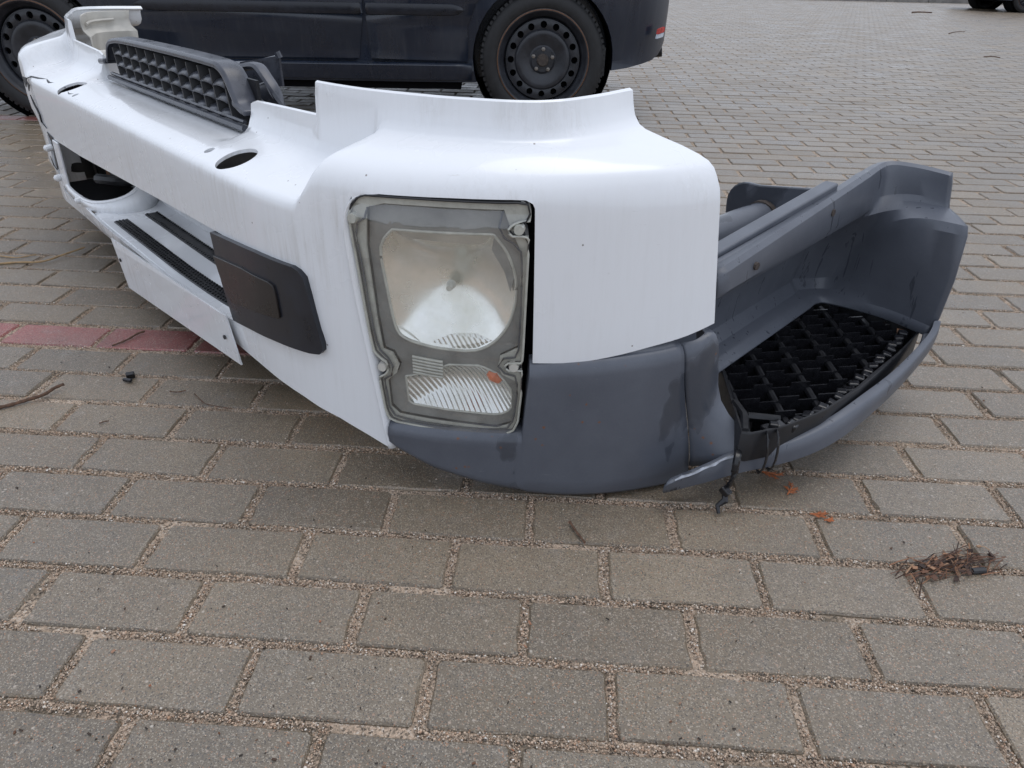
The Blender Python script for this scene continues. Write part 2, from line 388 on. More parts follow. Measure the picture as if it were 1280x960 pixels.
# ------------------------------------------------------------------ ground: paved yard
W_, H_ = 0.215, 0.10344
def far_sheet(name, z, x0, x1, y0, y1, mat):
    return obj(name, [(x0, y0, z), (x1, y0, z), (x1, y1, z), (x0, y1, z)], [(0, 1, 2, 3)], mat, smooth=False)
g = far_sheet('ground', -0.06, -300, 300, -300, 500, 'grass'); tag(g, kind='structure')
yard = far_sheet('paved_yard', -0.0042, -16, 24, -6, 19.4, 'sand'); tag(yard, kind='structure')
kerb = empty('kerb', (0, 0, 0)); tag(kerb, kind='structure')
for i in range(40):
    v, f = box_vf((-16+i*1.0+.5, 19.47, 0.03), (0.99, 0.12, 0.14)); o = obj('kerb_stone', v, f, 'kerb', kerb, smooth=False); bevel(o, 0.012)

def paver_vf(w=0.2025, h=0.0905, ch=0.0024, t=0.02, n=2, chips=0):
    x, y = w/2, h/2; cr = .004
    def outline(inset):
        out = []
        for i, (sx, sy) in enumerate(((-1, -1), (1, -1), (1, 1), (-1, 1))):
            nx = ((-1, -1), (1, -1), (1, 1), (-1, 1))[(i+1) % 4]
            a = np.array([sx*(x-inset), sy*(y-inset)]); b = np.array([nx[0]*(x-inset), nx[1]*(y-inset)]); d = (b-a)/np.linalg.norm(b-a)
            a2 = a+d*cr; b2 = b-d*cr
            for k in range(n): out.append(a2+(b2-a2)*k/(n-1) if n > 1 else a2)
        return np.array(out)
    m_ = 4*n; o0 = outline(0); o1 = outline(ch)
    ph = rng.uniform(0, 6, 4); th = np.linspace(0, 2*math.pi, m_, endpoint=False)
    wob = (.0006*np.sin(3*th+ph[0])+.0005*np.sin(7*th+ph[1])+rng.normal(0, .00025, m_)) if n > 2 else rng.normal(0, .0004, m_)
    nrm_ = o0/np.linalg.norm(o0, axis=1)[:, None]
    o0 = o0+nrm_*wob[:, None]; dep = np.zeros(m_); in2 = np.zeros(m_)
    for _ in range(chips):
        k = rng.integers(m_); wdt = rng.integers(1, 3); 
        for q in range(-wdt, wdt+1): in2[(k+q) % m_] += .0022*(1-abs(q)/(wdt+1)); 
    o1 = o1+nrm_*(wob*.8-in2)[:, None]
    v = [(p[0], p[1], -t) for p in o0]+[(p[0], p[1], -ch*1.2-i2) for p, i2 in zip(o0, in2)]+[(p[0], p[1], rng.normal(0, .0002)) for p in o1]
    f = [(j, (j+1) % m_, m_+(j+1) % m_, m_+j) for j in range(m_)]+[(m_+j, m_+(j+1) % m_, 2*m_+(j+1) % m_, 2*m_+j) for j in range(m_)]+[tuple(range(2*m_, 3*m_))]
    return v, f
variants = [paver_vf() for _ in range(8)]
near_variants = [paver_vf(n=9, chips=(0, 1, 2, 0, 3, 1, 2, 4)[i]) for i in range(8)]
vmesh = {}
for red in (False, True):
    for i, (v, f) in enumerate(near_variants):
        me = bpy.data.meshes.new('paver'); me.from_pydata(v, [], f); me.materials.append(M['paver_red' if red else 'paver'])
        me.shade_smooth(); me.set_sharp_from_angle(angle=R(28)); vmesh[(red, i)] = me
row_off = {r_: rng.normal(0, 0.0012) for r_ in range(-200, 20)}
cells = []
for r_ in range(-187, 12):
    Y = -r_*H_+row_off[r_]; half = 0.0 if r_ % 2 else 0.5
    for c_ in range(-62, 112):
        X = (c_+half+.5)*W_
        px, py, dz = project((X, Y, 0))
        if dz < 0.15 or px < -1900 or px > 3200 or py > 1600: continue
        X += rng.normal(0, 0.0018); Yj = Y+rng.normal(0, 0.0012)
        red = (r_ == -4 and X < 0.1) or (r_ == -26 and X < -1.6)
        infr = -60 < px < 1340 and py < 1030
        cells.append((dz if infr else dz+100, X, Yj, rng.normal(0, 0.005), float(np.clip(rng.normal(0, 0.0007), -.0012, .0014)), red, int(rng.integers(8)), rng.normal(0, .006), rng.normal(0, .004)))
# pavers that lie wholly behind the bumper are not worth an object of their own
def hidden(c):
    px, py, _ = project((c[1], c[2], 0))
    return (420 < px < 880 and 130 < py < 520) or (120 < px < 420 and 60+.55*(px-120) < py < 235+.62*(px-120)-20)
cells.sort(key=lambda c: c[0]+(50 if hidden(c) else 0))
for c in cells[:300]:
    o = bpy.data.objects.new('paver', vmesh[(c[5], c[6])]); o.location = (c[1], c[2], c[4]); o.rotation_euler = (c[8]*.5, c[7]*.2, c[3]); link(o, yard)
def paver_field(name, sel, mat):
    V, F = [], []
    for c in sel:
        v, f = variants[c[6]]; a = np.array(v); cs, sn = math.cos(c[3]), math.sin(c[3])
        x = a[:, 0]*cs-a[:, 1]*sn+c[1]; y = a[:, 0]*sn+a[:, 1]*cs+c[2]; z = a[:, 2]+c[4]-a[:, 0]*c[7]*.2+a[:, 1]*c[8]*.5
        o = len(V); V += list(zip(x.tolist(), y.tolist(), z.tolist())); F += [tuple(i+o for i in q) for q in f]
    me = bpy.data.meshes.new(name); me.from_pydata(V, [], F); me.materials.append(M[mat]); me.shade_smooth(); me.set_sharp_from_angle(angle=R(28))
    return tag(link(bpy.data.objects.new(name, me), yard), kind='stuff')
rest = [c for c in cells[300:]]
paver_field('paver_field', [c for c in rest if not c[5]], 'paver')
if any(c[5] for c in rest): paver_field('red_paver_row', [c for c in rest if c[5]], 'paver_red')

# loose grit in the near joints
def grit():
    octv = np.array([(1, 0, 0), (0, 1, 0), (-1, 0, 0), (0, -1, 0), (0, 0, 1), (0, 0, -1)], float)
    octf = np.array([(0, 1, 4), (1, 2, 4), (2, 3, 4), (3, 0, 4), (1, 0, 5), (2, 1, 5), (3, 2, 5), (0, 3, 5)])
    pts = []
    for r_ in range(-14, 10):
        Y0 = -(r_-.5)*H_; half = 0.0 if r_ % 2 else 0.5
        dens = 1.0 if Y0 < 0.12 else (0.6 if Y0 < 0.6 else 0.35)
        xs = np.arange(-2.4, 2.9, 0.0022/dens)
        for rep in range(7 if dens == 1 else 5):                      # bed joint
            x = xs+rng.uniform(-.002, .002, len(xs)); y = Y0+np.clip(rng.normal(.0006, 0.0033, len(xs)), -.0064, .0085)
            pts.append(np.stack([x, y, np.full(len(xs), 1.0)], 1))
        for c_ in range(-14, 15):                                     # head joints
            n = int(250*dens); x = (c_+half)*W_+np.clip(rng.normal(0, 0.0030, n), -.0065, .0065); y = -r_*H_+rng.uniform(-.05, .05, n)
            pts.append(np.stack([x, y, np.full(n, 1.0)], 1))
    P = np.concatenate(pts)
    n = 16000; st = np.stack([rng.uniform(-1.6, 2.2, n), rng.uniform(-.75, .9, n), np.zeros(n)], 1)   # strays on the pavers
    P = np.concatenate([P, st])
    c = np.stack([P[:, 0], P[:, 1], np.zeros(len(P))], 1)-CAM
    dz = c@_f; px = 640+FPX*(c@_r)/dz; py = 480+FPX*(c@_d)/dz
    keep = (px > -40) & (px < 1320) & (py < 1000) & (dz > .1) & (P[:, 1] < 1.4)
    hidden_ = (px > 470) & (px < 880) & (py > 150) & (py < 540)
    # gaps in the grit (bare, mossy joint)
    gap = np.sin(P[:, 0]*23+3*np.sin(P[:, 1]*17))+np.sin(P[:, 1]*31+P[:, 0]*9)
    keep &= ~hidden_ & ((gap > -1.35) | (P[:, 2] == 0))
    P = P[keep]; n = len(P)
    r_ = rng.gamma(7, 0.000155, n)*np.where(P[:, 2] == 0, .62, 1)
    z = np.where(P[:, 2] == 1, rng.uniform(-.0036, 0.0004, n), rng.uniform(0.0002, .0007, n))
    sc_ = rng.uniform(.7, 1.3, (n, 1, 3))*r_[:, None, None]
    th = rng.uniform(0, 6.28, n); ct, s_ = np.cos(th)[:, None], np.sin(th)[:, None]
    V = octv[None]*sc_
    X = V[:, :, 0]*ct-V[:, :, 1]*s_+P[:, :1]; Y = V[:, :, 0]*s_+V[:, :, 1]*ct+P[:, 1:2]; Z = V[:, :, 2]*.8+z[:, None]
    co = np.stack([X, Y, Z], 2).reshape(-1, 3); F = (octf[None]+6*np.arange(n)[:, None, None]).reshape(-1, 3)
    me = bpy.data.meshes.new('joint_grit'); me.vertices.add(len(co)); me.vertices.foreach_set('co', co.ravel())
    me.loops.add(F.size); me.loops.foreach_set('vertex_index', F.ravel().astype(np.int32))
    me.polygons.add(len(F)); me.polygons.foreach_set('loop_start', np.arange(0, F.size, 3, dtype=np.int32)); me.polygons.foreach_set('loop_total', np.full(len(F), 3, dtype=np.int32))
    me.update(); me.validate(); me.materials.append(M['grain'])
    tag(link(bpy.data.objects.new('joint_grit', me), yard), kind='stuff'); print('grains', n)
grit()

# ------------------------------------------------------------------ truck bumper
# bumper frame: u runs along the bumper towards its far end, b towards the truck, z up
BA = R(45.6); U0 = 0.873
bumper = empty('truck_bumper', (0, 0, 0), BA-math.pi/2)
tag(bumper, 'damaged white truck bumper lying on the pavers with headlight and grey corner step', 'truck bumper')
def B(u, b, z): return (-u, b, z)
def MU(u): return 2*U0-u

Q = np.array([(1.5, -.1), (1.3, -.1), (1.1, -.1), (.9, -.1), (.7, -.1), (.55, -.1), (.4, -.1), (.3, -.1), (.2, -.098), (.1, -.082), (0, -.042), (-.06, -.005), (-.12, .045), (-.178, .105), (-.225, .165), (-.26, .22), (-.295, .29), (-.318, .36), (-.33, .45)])
QS = catmull(Q); QD = np.r_[0, np.cumsum(np.linalg.norm(np.diff(QS, axis=0), axis=1))]; QD -= QD[-1]
FK = np.array([(1.5, .03), (1.3, .03), (1.1, .03), (.9, .03), (.7, .03), (.55, .03), (.4, .03), (.3, .03), (.2, .031), (.1, .052), (0, .094), (-.045, .122), (-.08, .147), (-.105, .175), (-.117, .205), (-.12, .235), (-.118, .29), (-.108, .36), (-.10, .45)])
FS = catmull(FK)
def q_at(s, off=0.0):
    u = np.interp(s, QD, QS[:, 0]); b = np.interp(s, QD, QS[:, 1])
    e = 0.006; du = np.interp(s+e, QD, QS[:, 0])-np.interp(s-e, QD, QS[:, 0]); db = np.interp(s+e, QD, QS[:, 1])-np.interp(s-e, QD, QS[:, 1])
    l = math.hypot(du, db); return u-db/l*off, b+du/l*off
def f_at(s): return np.interp(s, QD, FS[:, 0]), np.interp(s, QD, FS[:, 1])
def s_of_u(u): # front part only
    k = np.argsort(QS[:, 0]); return float(np.interp(u, QS[k, 0], QD[k]))
LBOT = [(-2.0, .12), (-.99, .12), (-.85, .117), (-.768, .113), (-.69, .1), (-.637, .084), (-.597, .069), (-.58, .066), (-.41, .066), (-.405, .24), (-.376, .24), (-.338, .239), (-.292, .241), (-.245, .247), (-.196, .255), (-.145, .262), (-.088, .273)]
def zbot(s): return float(np.interp(s, [p[0] for p in LBOT], [p[1] for p in LBOT]))
NR = 26
def inset_w(z): return float(np.interp(z, [.0, .26, .397, .46, .485], [0, .04, .13, .17, .21]))
def profile(s, u):
    """rows of (w, z): w = 0 on the face curve, 1 on the flange curve"""
    zb = zbot(s); gsc = ease(-.45, -.2, s)*0.65+0.35
    dome = 0.004*math.sin(math.pi*ease(-.72, -.05, s))
    pod = [(1.04, .570), (1.015, .5765), (.985, .574), (.968, .556), (.945, .541), (.90, .530), (.84, .5245), (.70, .519+dome), (.52, .513+dome), (.38, .5065+dome*.6), (.30, .501), (.25+.0, .4935), (.215, .482)]
    w482 = .215
    zz = np.linspace(.468, zb, NR-len(pod))
    for z in zz: pod.append((inset_w(z), z))
    pod = [(w*(gsc if z < .47 else (gsc+(1-gsc)*ease(.47, .515, z))), z) for w, z in pod]
    zf = .577 if u < .213 else (.527 if u < .455 else .464)
    if .213 <= u < .455: zf = .530-.010*(u-.213)/.24
    bow = ease(.2, .7, u)
    bel = [(1.04, zf-.006), (1.012, zf-.0008), (.985, zf-.003), (.965, max(zf-.02, .46)), (.945, min(.494, zf-.002)), (.90, min(.480, zf)), (.83, min(.4715, zf)), (.58, .4620), (.43, .4570), (.25, .450), (.11, .4445), (.045, .441), (.012, .4345)]
    low = [(0.0, .424), (-.004, .40), (-.005, .375), (-.005, .35), (-.004, .325), (-.01, .29), (-.03, .25), (-.06, .22), (-.10*bow, .195), (-.14*bow, .17), (-.13*bow, .15), (-.09*bow, .135), (-.03*bow, zb)]
    dip = .0055*ease(.425, .455, u)
    bel = [(w, z-dip*ease(.40, .50, w)) for w, z in bel]
    bel += low
    t = ease(.072, .108, u)
    return [(pw*(1-t)+bw*t, pz*(1-t)+bz*t) for (pw, pz), (bw, bz) in zip(pod, bel)]
stations = []
for s in np.concatenate([np.linspace(-.088, -.36, 22), np.linspace(-.372, -.412, 9), np.linspace(-.424, -.7, 26)]): stations.append((float(s), q_at(s), f_at(s)))
us = sorted(set([.072, .078, .084, .09, .096, .102, .108, .12, .14, .17, .2, .2115, .2135, .23, .27, .31, .35, .39, .43, .452, .4565, .48] + list(np.linspace(.5, U0, 12))))
for u in us:
    s = s_of_u(u)
    if s < -.705: stations.append((s, q_at(s), f_at(s)))
rows = []
for s, q, f in stations:
    pr = profile(s, q[0] if s < -.5 else -1)
    rows.append([(q[0]+w*(f[0]-q[0]), q[1]+w*(f[1]-q[1]), z) for w, z in pr])
def shell_side(mirror):
    return [[(MU(p[0]) if mirror else p[0], p[1], p[2]) for p in r_] for r_ in rows]
full = shell_side(False)+shell_side(True)[::-1][1:]
# the far corner flange was bent outwards in the crash
for r_ in full:
    for i, (u, b, z) in enumerate(r_):
        if u > 1.6:
            k = ease(1.72, 1.95, u)*ease(.45, .56, z); k2 = ease(1.60, 1.76, u)*ease(.22, .36, z)*(1-ease(.50, .54, z)*.6)
            r_[i] = (u+.06*k, b-.03*k-.042*k2, z+.012*k)
V = [B(*p) for r_ in full for p in r_]
shell = obj('shell', V, grid_faces(len(full), NR), 'white', bumper, angle=50)
# outward normals: face normal at the front must point to -b
me = shell.data
if me.polygons[(len(full)//2)*(NR-1)+15].normal.y > 0:
    me.flip_normals()
solidify(shell, 0.0055, -1); bake(shell, 50)
_bm = bmesh.new(); _bm.from_mesh(shell.data); bmesh.ops.recalc_face_normals(_bm, faces=_bm.faces)
if _bm.calc_volume(signed=True) < 0: bmesh.ops.reverse_faces(_bm, faces=_bm.faces)
_bm.to_mesh(shell.data); _bm.free()

def flat_poly(poly, holes=(), step=0.02):
    bm = bmesh.new(); edges = []
    for lp in [poly]+list(holes):
        vs = [bm.verts.new((p[0], 0, p[1])) for p in lp]
        for i in range(len(vs)): edges.append(bm.edges.new((vs[i], vs[(i+1) % len(vs)])))
    bmesh.ops.triangle_fill(bm, use_beauty=True, use_dissolve=False, edges=edges)
    xs = [p[0] for p in poly]
    for s in np.arange(min(xs)+step*.37, max(xs), step):
        bmesh.ops.bisect_plane(bm, geom=bm.verts[:]+bm.edges[:]+bm.faces[:], plane_co=(s, 0, 0), plane_no=(1, 0, 0))
    return bm
def curved_plate(name, poly, d0, d1, mat, parent, holes=(), mirror=False, step=0.02, angle=35, smooth=True):
    bm = flat_poly(poly, holes, step)
    r_ = bmesh.ops.extrude_face_region(bm, geom=bm.faces[:])
    ext = [e for e in r_['geom'] if isinstance(e, bmesh.types.BMVert)]
    es = set(ext)
    for v in bm.verts: v.co.y = d1 if v in es else d0
    for v in bm.verts:
        u, b = q_at(v.co.x, v.co.y); v.co = Vector(B(MU(u) if mirror else u, b, v.co.z))
    return bm_obj(name, bm, mat, parent, smooth, angle)
def curved_tube(name, pts, off, rad, mat, parent, mirror=False, n=6, closed=True):
    pts = resample(pts, max(24, int(len(pts)*4)), closed); P = []
    for s, z in pts:
        u, b = q_at(s, off); P.append(B(MU(u) if mirror else u, b, z))
    if closed: P.append(P[0])
    return tube(name, P, rad, mat, parent, n)

OPEN = [(-.642, .414), (-.6375, .445), (-.630, .457), (-.616, .4655), (-.588, .4695), (-.492, .4715), (-.411, .4720), (-.393, .4715), (-.384, .467), (-.381, .461), (-.380, .423), (-.378, .309), (-.377, .236), (-.377, .0), (-.589, .0), (-.597, .069), (-.605, .113), (-.611, .155), (-.62, .222), (-.628, .279), (-.636, .345)]
cutters = []
for mir in (False, True): cutters.append(curved_plate('cutter', OPEN, -0.08, 0.05, 'dark', bumper, mirror=mir, step=0.03, smooth=False))
def prism(poly, b0, b1):   # poly in (u, z)
    n = len(poly); v = [B(u, b0, z) for u, z in poly]+[B(u, b1, z) for u, z in poly]
    f = [tuple(range(n)), tuple(range(2*n-1, n-1, -1))]+[(i, (i+1) % n, n+(i+1) % n, n+i) for i in range(n)]
    return obj('cutter', v, f, 'dark', bumper, smooth=False)
# recess between belt and lower lip (behind the fog cover near, open far)
cutters.append(prism([(.20, .20), (.37, .172), (.6, .166), (1.30, .166), (1.42, .150), (1.50, .150), (1.52, .25), (1.515, .302), (1.2, .304), (.617, .3255), (.38, .333), (.20, .338)], -.30, .012))
def cyl_cut(u, b, r_, z0=.40, z1=.50, tilt=0):
    n = 32; v = [B(u+r_*math.cos(2*math.pi*i/n), b+r_*math.sin(2*math.pi*i/n), z0) for i in range(n)]+[B(u+r_*math.cos(2*math.pi*i/n), b+r_*math.sin(2*math.pi*i/n), z1) for i in range(n)]
    f = [tuple(range(n)), tuple(range(2*n-1, n-1, -1))]+[(i, (i+1) % n, n+(i+1) % n, n+i) for i in range(n)]
    return obj('cutter', v, f, 'dark', bumper, smooth=False)
cutters += [cyl_cut(.338, -.058, .034), cyl_cut(1.262, -.064, .034), cyl_cut(.428, -.066, .009), cyl_cut(1.165, -.083, .008)]
cut(shell, cutters)
me = shell.data; me.shade_smooth(); me.set_sharp_from_angle(angle=R(40))
tag(shell, label='white moulded main shell of the bumper with cracked far corner')

# inner steel cross beam behind the shell
v, f = join_vf([box_vf(B(U0, .115, .37), (1.36, .06, .12)), box_vf(B(.25, .17, .30), (.06, .10, .26)), box_vf(B(1.5, .17, .30), (.06, .10, .26))])
bevel(obj('cross_beam', v, f, 'black', bumper, smooth=False), .006)

rp = [(.02, .03), (1.72, .03), (1.72, .40), (.02, .40)]  # added unseen panel: blocks light from behind, darkening the ground under the bumper
v = [B(u, .150, z) for u, z in rp]+[B(u, .158, z) for u, z in rp]
obj('rear_light_block', v, [(0, 1, 2, 3), (7, 6, 5, 4), (0, 4, 5, 1), (1, 5, 6, 2), (2, 6, 7, 3), (3, 7, 4, 0)], 'black', bumper, smooth=False)
# ---- recessed tread shelf
sh_prof = [(-.0945, .160), (-.090, .1645), (-.078, .1665), (.03, .1685), (.045, .176), (.050, .20), (.050, .33)]
su = np.linspace(.30, 1.19, 40); rows2 = []
for u in su:
    bow = -.018*ease(.2, .7, u)*ease(.2, .7, MU(u)) ; k = 1.0
    rows2.append([(u, b+(bow if b < 0 else 0), z+(.012*(1-ease(.22, .5, u)))) for b, z in sh_prof])
shelf = obj('tread_shelf', [B(*p) for r_ in rows2 for p in r_], grid_faces(len(rows2), len(sh_prof)), 'white', bumper); solidify(shelf, .004, 0)
def tread(u0, u1, b0, b1, zt, slant=0):
    t = empty('tread_strip', (0, 0, 0), 0, bumper)
    n = 30; uu = np.linspace(u0, u1, n); rr = []
    for u in uu:
        bow = -.016*ease(.2, .7, u)*ease(.2, .7, MU(u)); zz = zt+(.012*(1-ease(.22, .5, u)))
        sl = slant*(u-u0)/(u1-u0)
        rr.append([(u+sl*0, b0+bow, zz-.001), (u, b0+bow, zz+.0025), (u, b0+bow+.002, zz+.004), (u, b1+bow-.002, zz+.004), (u, b1+bow, zz+.0025), (u, b1+bow, zz-.001)])
    v = [B(*p) for r_ in rr for p in r_]; f = grid_faces(n, 6)+[tuple(range(6)), tuple(range(6*n-6, 6*n))]
    obj('rubber_strip', v, f, 'black', t)
    parts = []
    for i in range(int((u1-u0)/.011)):
        u = u0+.006+i*.011; bow = -.016*ease(.2, .7, u)*ease(.2, .7, MU(u)); zz = zt+(.012*(1-ease(.22, .5, u)))+.0042
        for bb in (b0+.005, b1-.005): parts.append(box_vf(B(u, bb+bow, zz+.0008), (.005, .0045, .003)))
        if b0 < -.05:
            for bb in (b0+.013, b0+.021): parts.append(box_vf(B(u+.0055, bb+bow, zz+.0005), (.0035, .0035, .002)))
    v, f = join_vf(parts); tag(obj('stud', v, f, 'blackgloss', t, smooth=False), kind='stuff')
tread(.345, 1.075, -.078, -.045, .1672); tread(.50, 1.085, -.003, .030, .1682)
# ---- number plate carrier board, hanging a little loose
bd = [(.362, -.117, .186), (.385, -.118, .184), (.97, -.1325, .166), (.955, -.134, .150), (.93, -.131, .056), (.345, -.112, .092)]
n = len(bd); v = [B(*p) for p in bd]+[B(p[0], p[1]+.003, p[2]) for p in bd]
plate = obj('number_plate_board', v, [tuple(range(n)), tuple(range(2*n-1, n-1, -1))]+[(i, (i+1) % n, n+(i+1) % n, n+i) for i in range(n)], 'white', bumper, smooth=False)
for (u, z, bb) in ((.385, .135, -.1180), (.93, .125, -.1340)):
    v, f = tube_vf([B(u, bb-.0012, z), B(u, bb+.001, z)], .0042, 12); obj('screw', v, f, 'housing', plate)
# lip edge behind the board
# ---- fog lamp cover (near) and the open lamp bay (far)
TRIM = [(-1.006, .331), (-.842, .3445), (-.74, .3465), (-.728, .343), (-.719, .334), (-.709, .28), (-.699, .23), (-.700, .220), (-.707, .213), (-.727, .209), (-.826, .199), (-.977, .178), (-.998, .245)]
TRIMIN = [(-1.004, .291), (-.886, .304), (-.802, .307), (-.790, .304), (-.787, .297), (-.785, .279), (-.784, .253), (-.790, .249), (-.853, .239), (-.957, .219), (-.987, .249)]
fog = empty('fog_lamp_cover', (0, 0, 0), 0, bumper)
o = curved_plate('cover_plate', TRIM, 0.0085, -0.012, 'trim', fog, step=.015); bevel(o, .004, 3, 50)
o = curved_plate('inset_panel', TRIMIN, 0.0120, 0.006, 'trim_in', fog, step=.015); bevel(o, .002, 2, 50)
tag(fog, label='charcoal plastic fog lamp cover with a brown inset panel')
# dark strip under the belt that carries on from the cover
tube('belt_seal', [B(u, -.060, z) for u, z in ((.38, .325), (.5, .320), (.7, .312), (.9, .304), (1.1, .298), (1.2, .295))], .010, 'trim', bumper, 6)
bay = empty('lamp_bay', (0, 0, 0), 0, bumper); tag(bay, label='open lamp bay with loose black holder at the far side')
wl_ = [(1.185, .05, .30), (1.160, .03, .262), (1.135, -.01, .222), (1.150, -.055, .200), (1.215, -.098, .186), (1.33, -.105, .180), (1.44, -.102, .182)]
wp = catmull(wl_, 5); bt = [(p[0]-.012, p[1]-.004, .166) for p in wp]
v = [B(*p) for p in wp]+[B(*p) for p in bt]; k = len(wp)
o = obj('bay_wall', v, [(i, i+1, k+i+1, k+i) for i in range(k-1)], 'white', bay); solidify(o, .006, 0)
tube('bay_edge', [B(*p) for p in wp], .005, 'white', bay, 6)
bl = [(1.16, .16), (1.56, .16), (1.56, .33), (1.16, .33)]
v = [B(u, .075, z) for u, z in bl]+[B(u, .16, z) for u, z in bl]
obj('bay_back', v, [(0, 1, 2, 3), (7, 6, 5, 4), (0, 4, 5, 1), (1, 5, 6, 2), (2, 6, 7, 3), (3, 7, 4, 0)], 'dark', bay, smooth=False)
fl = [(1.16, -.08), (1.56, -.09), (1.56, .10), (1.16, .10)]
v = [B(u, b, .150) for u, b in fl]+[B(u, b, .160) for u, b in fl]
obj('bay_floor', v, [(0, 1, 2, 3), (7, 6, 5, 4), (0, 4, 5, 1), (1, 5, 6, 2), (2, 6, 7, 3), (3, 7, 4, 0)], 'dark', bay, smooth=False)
a_ = np.linspace(.2, 4.4, 16); tube('lamp_holder', [B(1.30+.07*math.cos(t), -.015+.045*math.sin(t), .222+.006*math.sin(2*t)) for t in a_], .013, 'black', bay, 8)
tube('holder_arm', [B(1.36, .0, .215), B(1.30, .03, .19), B(1.22, .04, .175)], .010, 'black', bay, 8)
v, f = box_vf(B(1.42, .02, .25), (.012, .05, .10), Matrix.Rotation(.5, 3, 'Z')); obj('bay_rib', v, f, 'rust', bay, smooth=False)
# frame pieces and clips left of the bay
fr = [(1.40, -.105, .300), (1.445, -.106, .302), (1.475, -.106, .172), (1.425, -.104, .168)]
v = [B(*p) for p in fr]+[B(p[0], p[1]+.006, p[2]) for p in fr]
o = obj('bay_frame', v, [(0, 1, 2, 3), (7, 6, 5, 4), (0, 4, 5, 1), (1, 5, 6, 2), (2, 6, 7, 3), (3, 7, 4, 0)], 'white', bay, smooth=False); bevel(o, .002)
for (u, z) in ((1.50, .272), (1.485, .195), (1.30, .176)):
    tube('clip_pin', [B(u, -.100, z), B(u, -.116, z-.002), B(u, -.121, z-.003)], [.009, .009, .004], 'white', bay, 10)
# cracks in the far corner of the shell (open splits, dark inside)
def split(name, pts, w):
    P = [B(*p) for p in pts]; k = len(P); rad = [w*(.35+.65*math.sin(math.pi*min(1, max(.04, i/(k-1)*.92+.06)))) for i in range(k)]
    return tube(name, P, rad, 'housing', bumper, 5, .5)
split('crack', [(1.585, -.0985, .4345), (1.555, -.09, .4435), (1.50, -.085, .445), (1.45, -.075, .446), (1.40, -.083, .4455), (1.36, -.07, .4465), (1.29, -.073, .4462)], .0035)
split('crack', [(1.23, -.082, .4452), (1.20, -.088, .4447), (1.16, -.07, .4463), (1.10, -.045, .4485), (1.03, -.03, .4498)], .0016)
split('crack', [(1.58, -.1005, .395), (1.56, -.1012, .375), (1.525, -.1015, .352), (1.53, -.1015, .333), (1.49, -.1015, .322)], .003)
split('crack', [(1.52, -.107, .245), (1.50, -.109, .225), (1.455, -.112, .222), (1.44, -.112, .235)], .0018)
for (pts) in ([(1.63, -.0985, .436), (1.585, -.0975, .4365), (1.60, -.1022, .412)], [(1.58, -.1005, .430), (1.55, -.1015, .424), (1.575, -.1025, .405)], [(1.50, -.1025, .312), (1.44, -.1025, .306), (1.475, -.1030, .292)]):
    v = [B(*p) for p in pts]+[B(p[0], p[1]+.002, p[2]) for p in pts]
    obj('broken_chip', v, [(0, 1, 2), (5, 4, 3), (0, 3, 4, 1), (1, 4, 5, 2), (2, 5, 3, 0)], 'housing', bumper, smooth=False)

# ---- radiator grille insert
gr = empty('grille_insert', (0, 0, 0), 0, bumper)
tag(gr, label='slate grey plastic grille insert with rows of louvres')
def gpt(u, z, b): return B(u, b, z)
top = [(1.235, .505), (1.212, .536), (1.195, .5475), (1.165, .555), (1.08, .5615), (.80, .5655), (.60, .5655), (.555, .5625), (.530, .550), (.508, .522), (.495, .505), (.475, .4975)]
prof = [(.020, -.007), (.020, -.001), (.023, .002), (.050, .0035), (.060, -.001), (.062, -.018)]   # (b, dz)
tt = catmull(np.array(top), 4); rr = []
for i, (u, z) in enumerate(tt):
    a = tt[max(i-1, 0)]; c = tt[min(i+1, len(tt)-1)]; t = np.array([c[0]-a[0], c[1]-a[1]]); t /= np.linalg.norm(t); nn = np.array([t[1], -t[0]])
    if nn[1] < 0 and abs(nn[1]) > .2: nn = -nn
    if nn @ np.array([u-.86, z-.45]) < 0: nn = -nn
    rr.append([gpt(u+nn[0]*d, z+nn[1]*d, b) for b, d in prof])
v = [p for r_ in rr for p in r_]; o = obj('frame', v, grid_faces(len(rr), len(prof)), 'grille', gr, angle=40); solidify(o, .004, 0); bevel(o, .002, 2)
tube('base_rail', [gpt(u, .4685, .018) for u in np.linspace(.47, 1.235, 10)], .006, 'grille', gr, 8)
for zz in (.4775,): tube('lower_lip', [gpt(u, zz, .024) for u in np.linspace(.48, 1.23, 10)], .004, 'grille', gr, 6)
ncol = 12; cu = np.linspace(.535, 1.165, ncol)
for i, u in enumerate(cu):
    zt = .553 if .56 < u < 1.14 else .540
    pts = [(u-.008, .470), (u+.006, zt)]
    vv = []
    for (uu, zz) in pts:
        for (du, bb) in ((-.0022, .022), (.0022, .022), (.0022, .052), (-.0022, .052)): vv.append(gpt(uu+du+(bb-.022)*-.25, zz, bb))
    obj('fin', vv, [(0, 1, 2, 3), (7, 6, 5, 4), (0, 4, 5, 1), (1, 5, 6, 2), (2, 6, 7, 3), (3, 7, 4, 0)], 'black', gr, smooth=False)
    if i == ncol-1: continue
    um = (u+cu[i+1])/2; hw = (cu[i+1]-u)/2-.003
    for zz in (.479, .505, .530):
        vv = []
        for k, (bb, dz) in enumerate(((.021, -.004), (.030, .004), (.042, .007), (.052, .006))):
            for sg in (-1, -.35, .35, 1): vv.append(gpt(um+sg*hw*(1-.10*k*0), zz+dz+.0035*(1-abs(sg)), bb))
        o = obj('louvre', vv, grid_faces(4, 4), 'grille', gr); solidify(o, .003, 0)
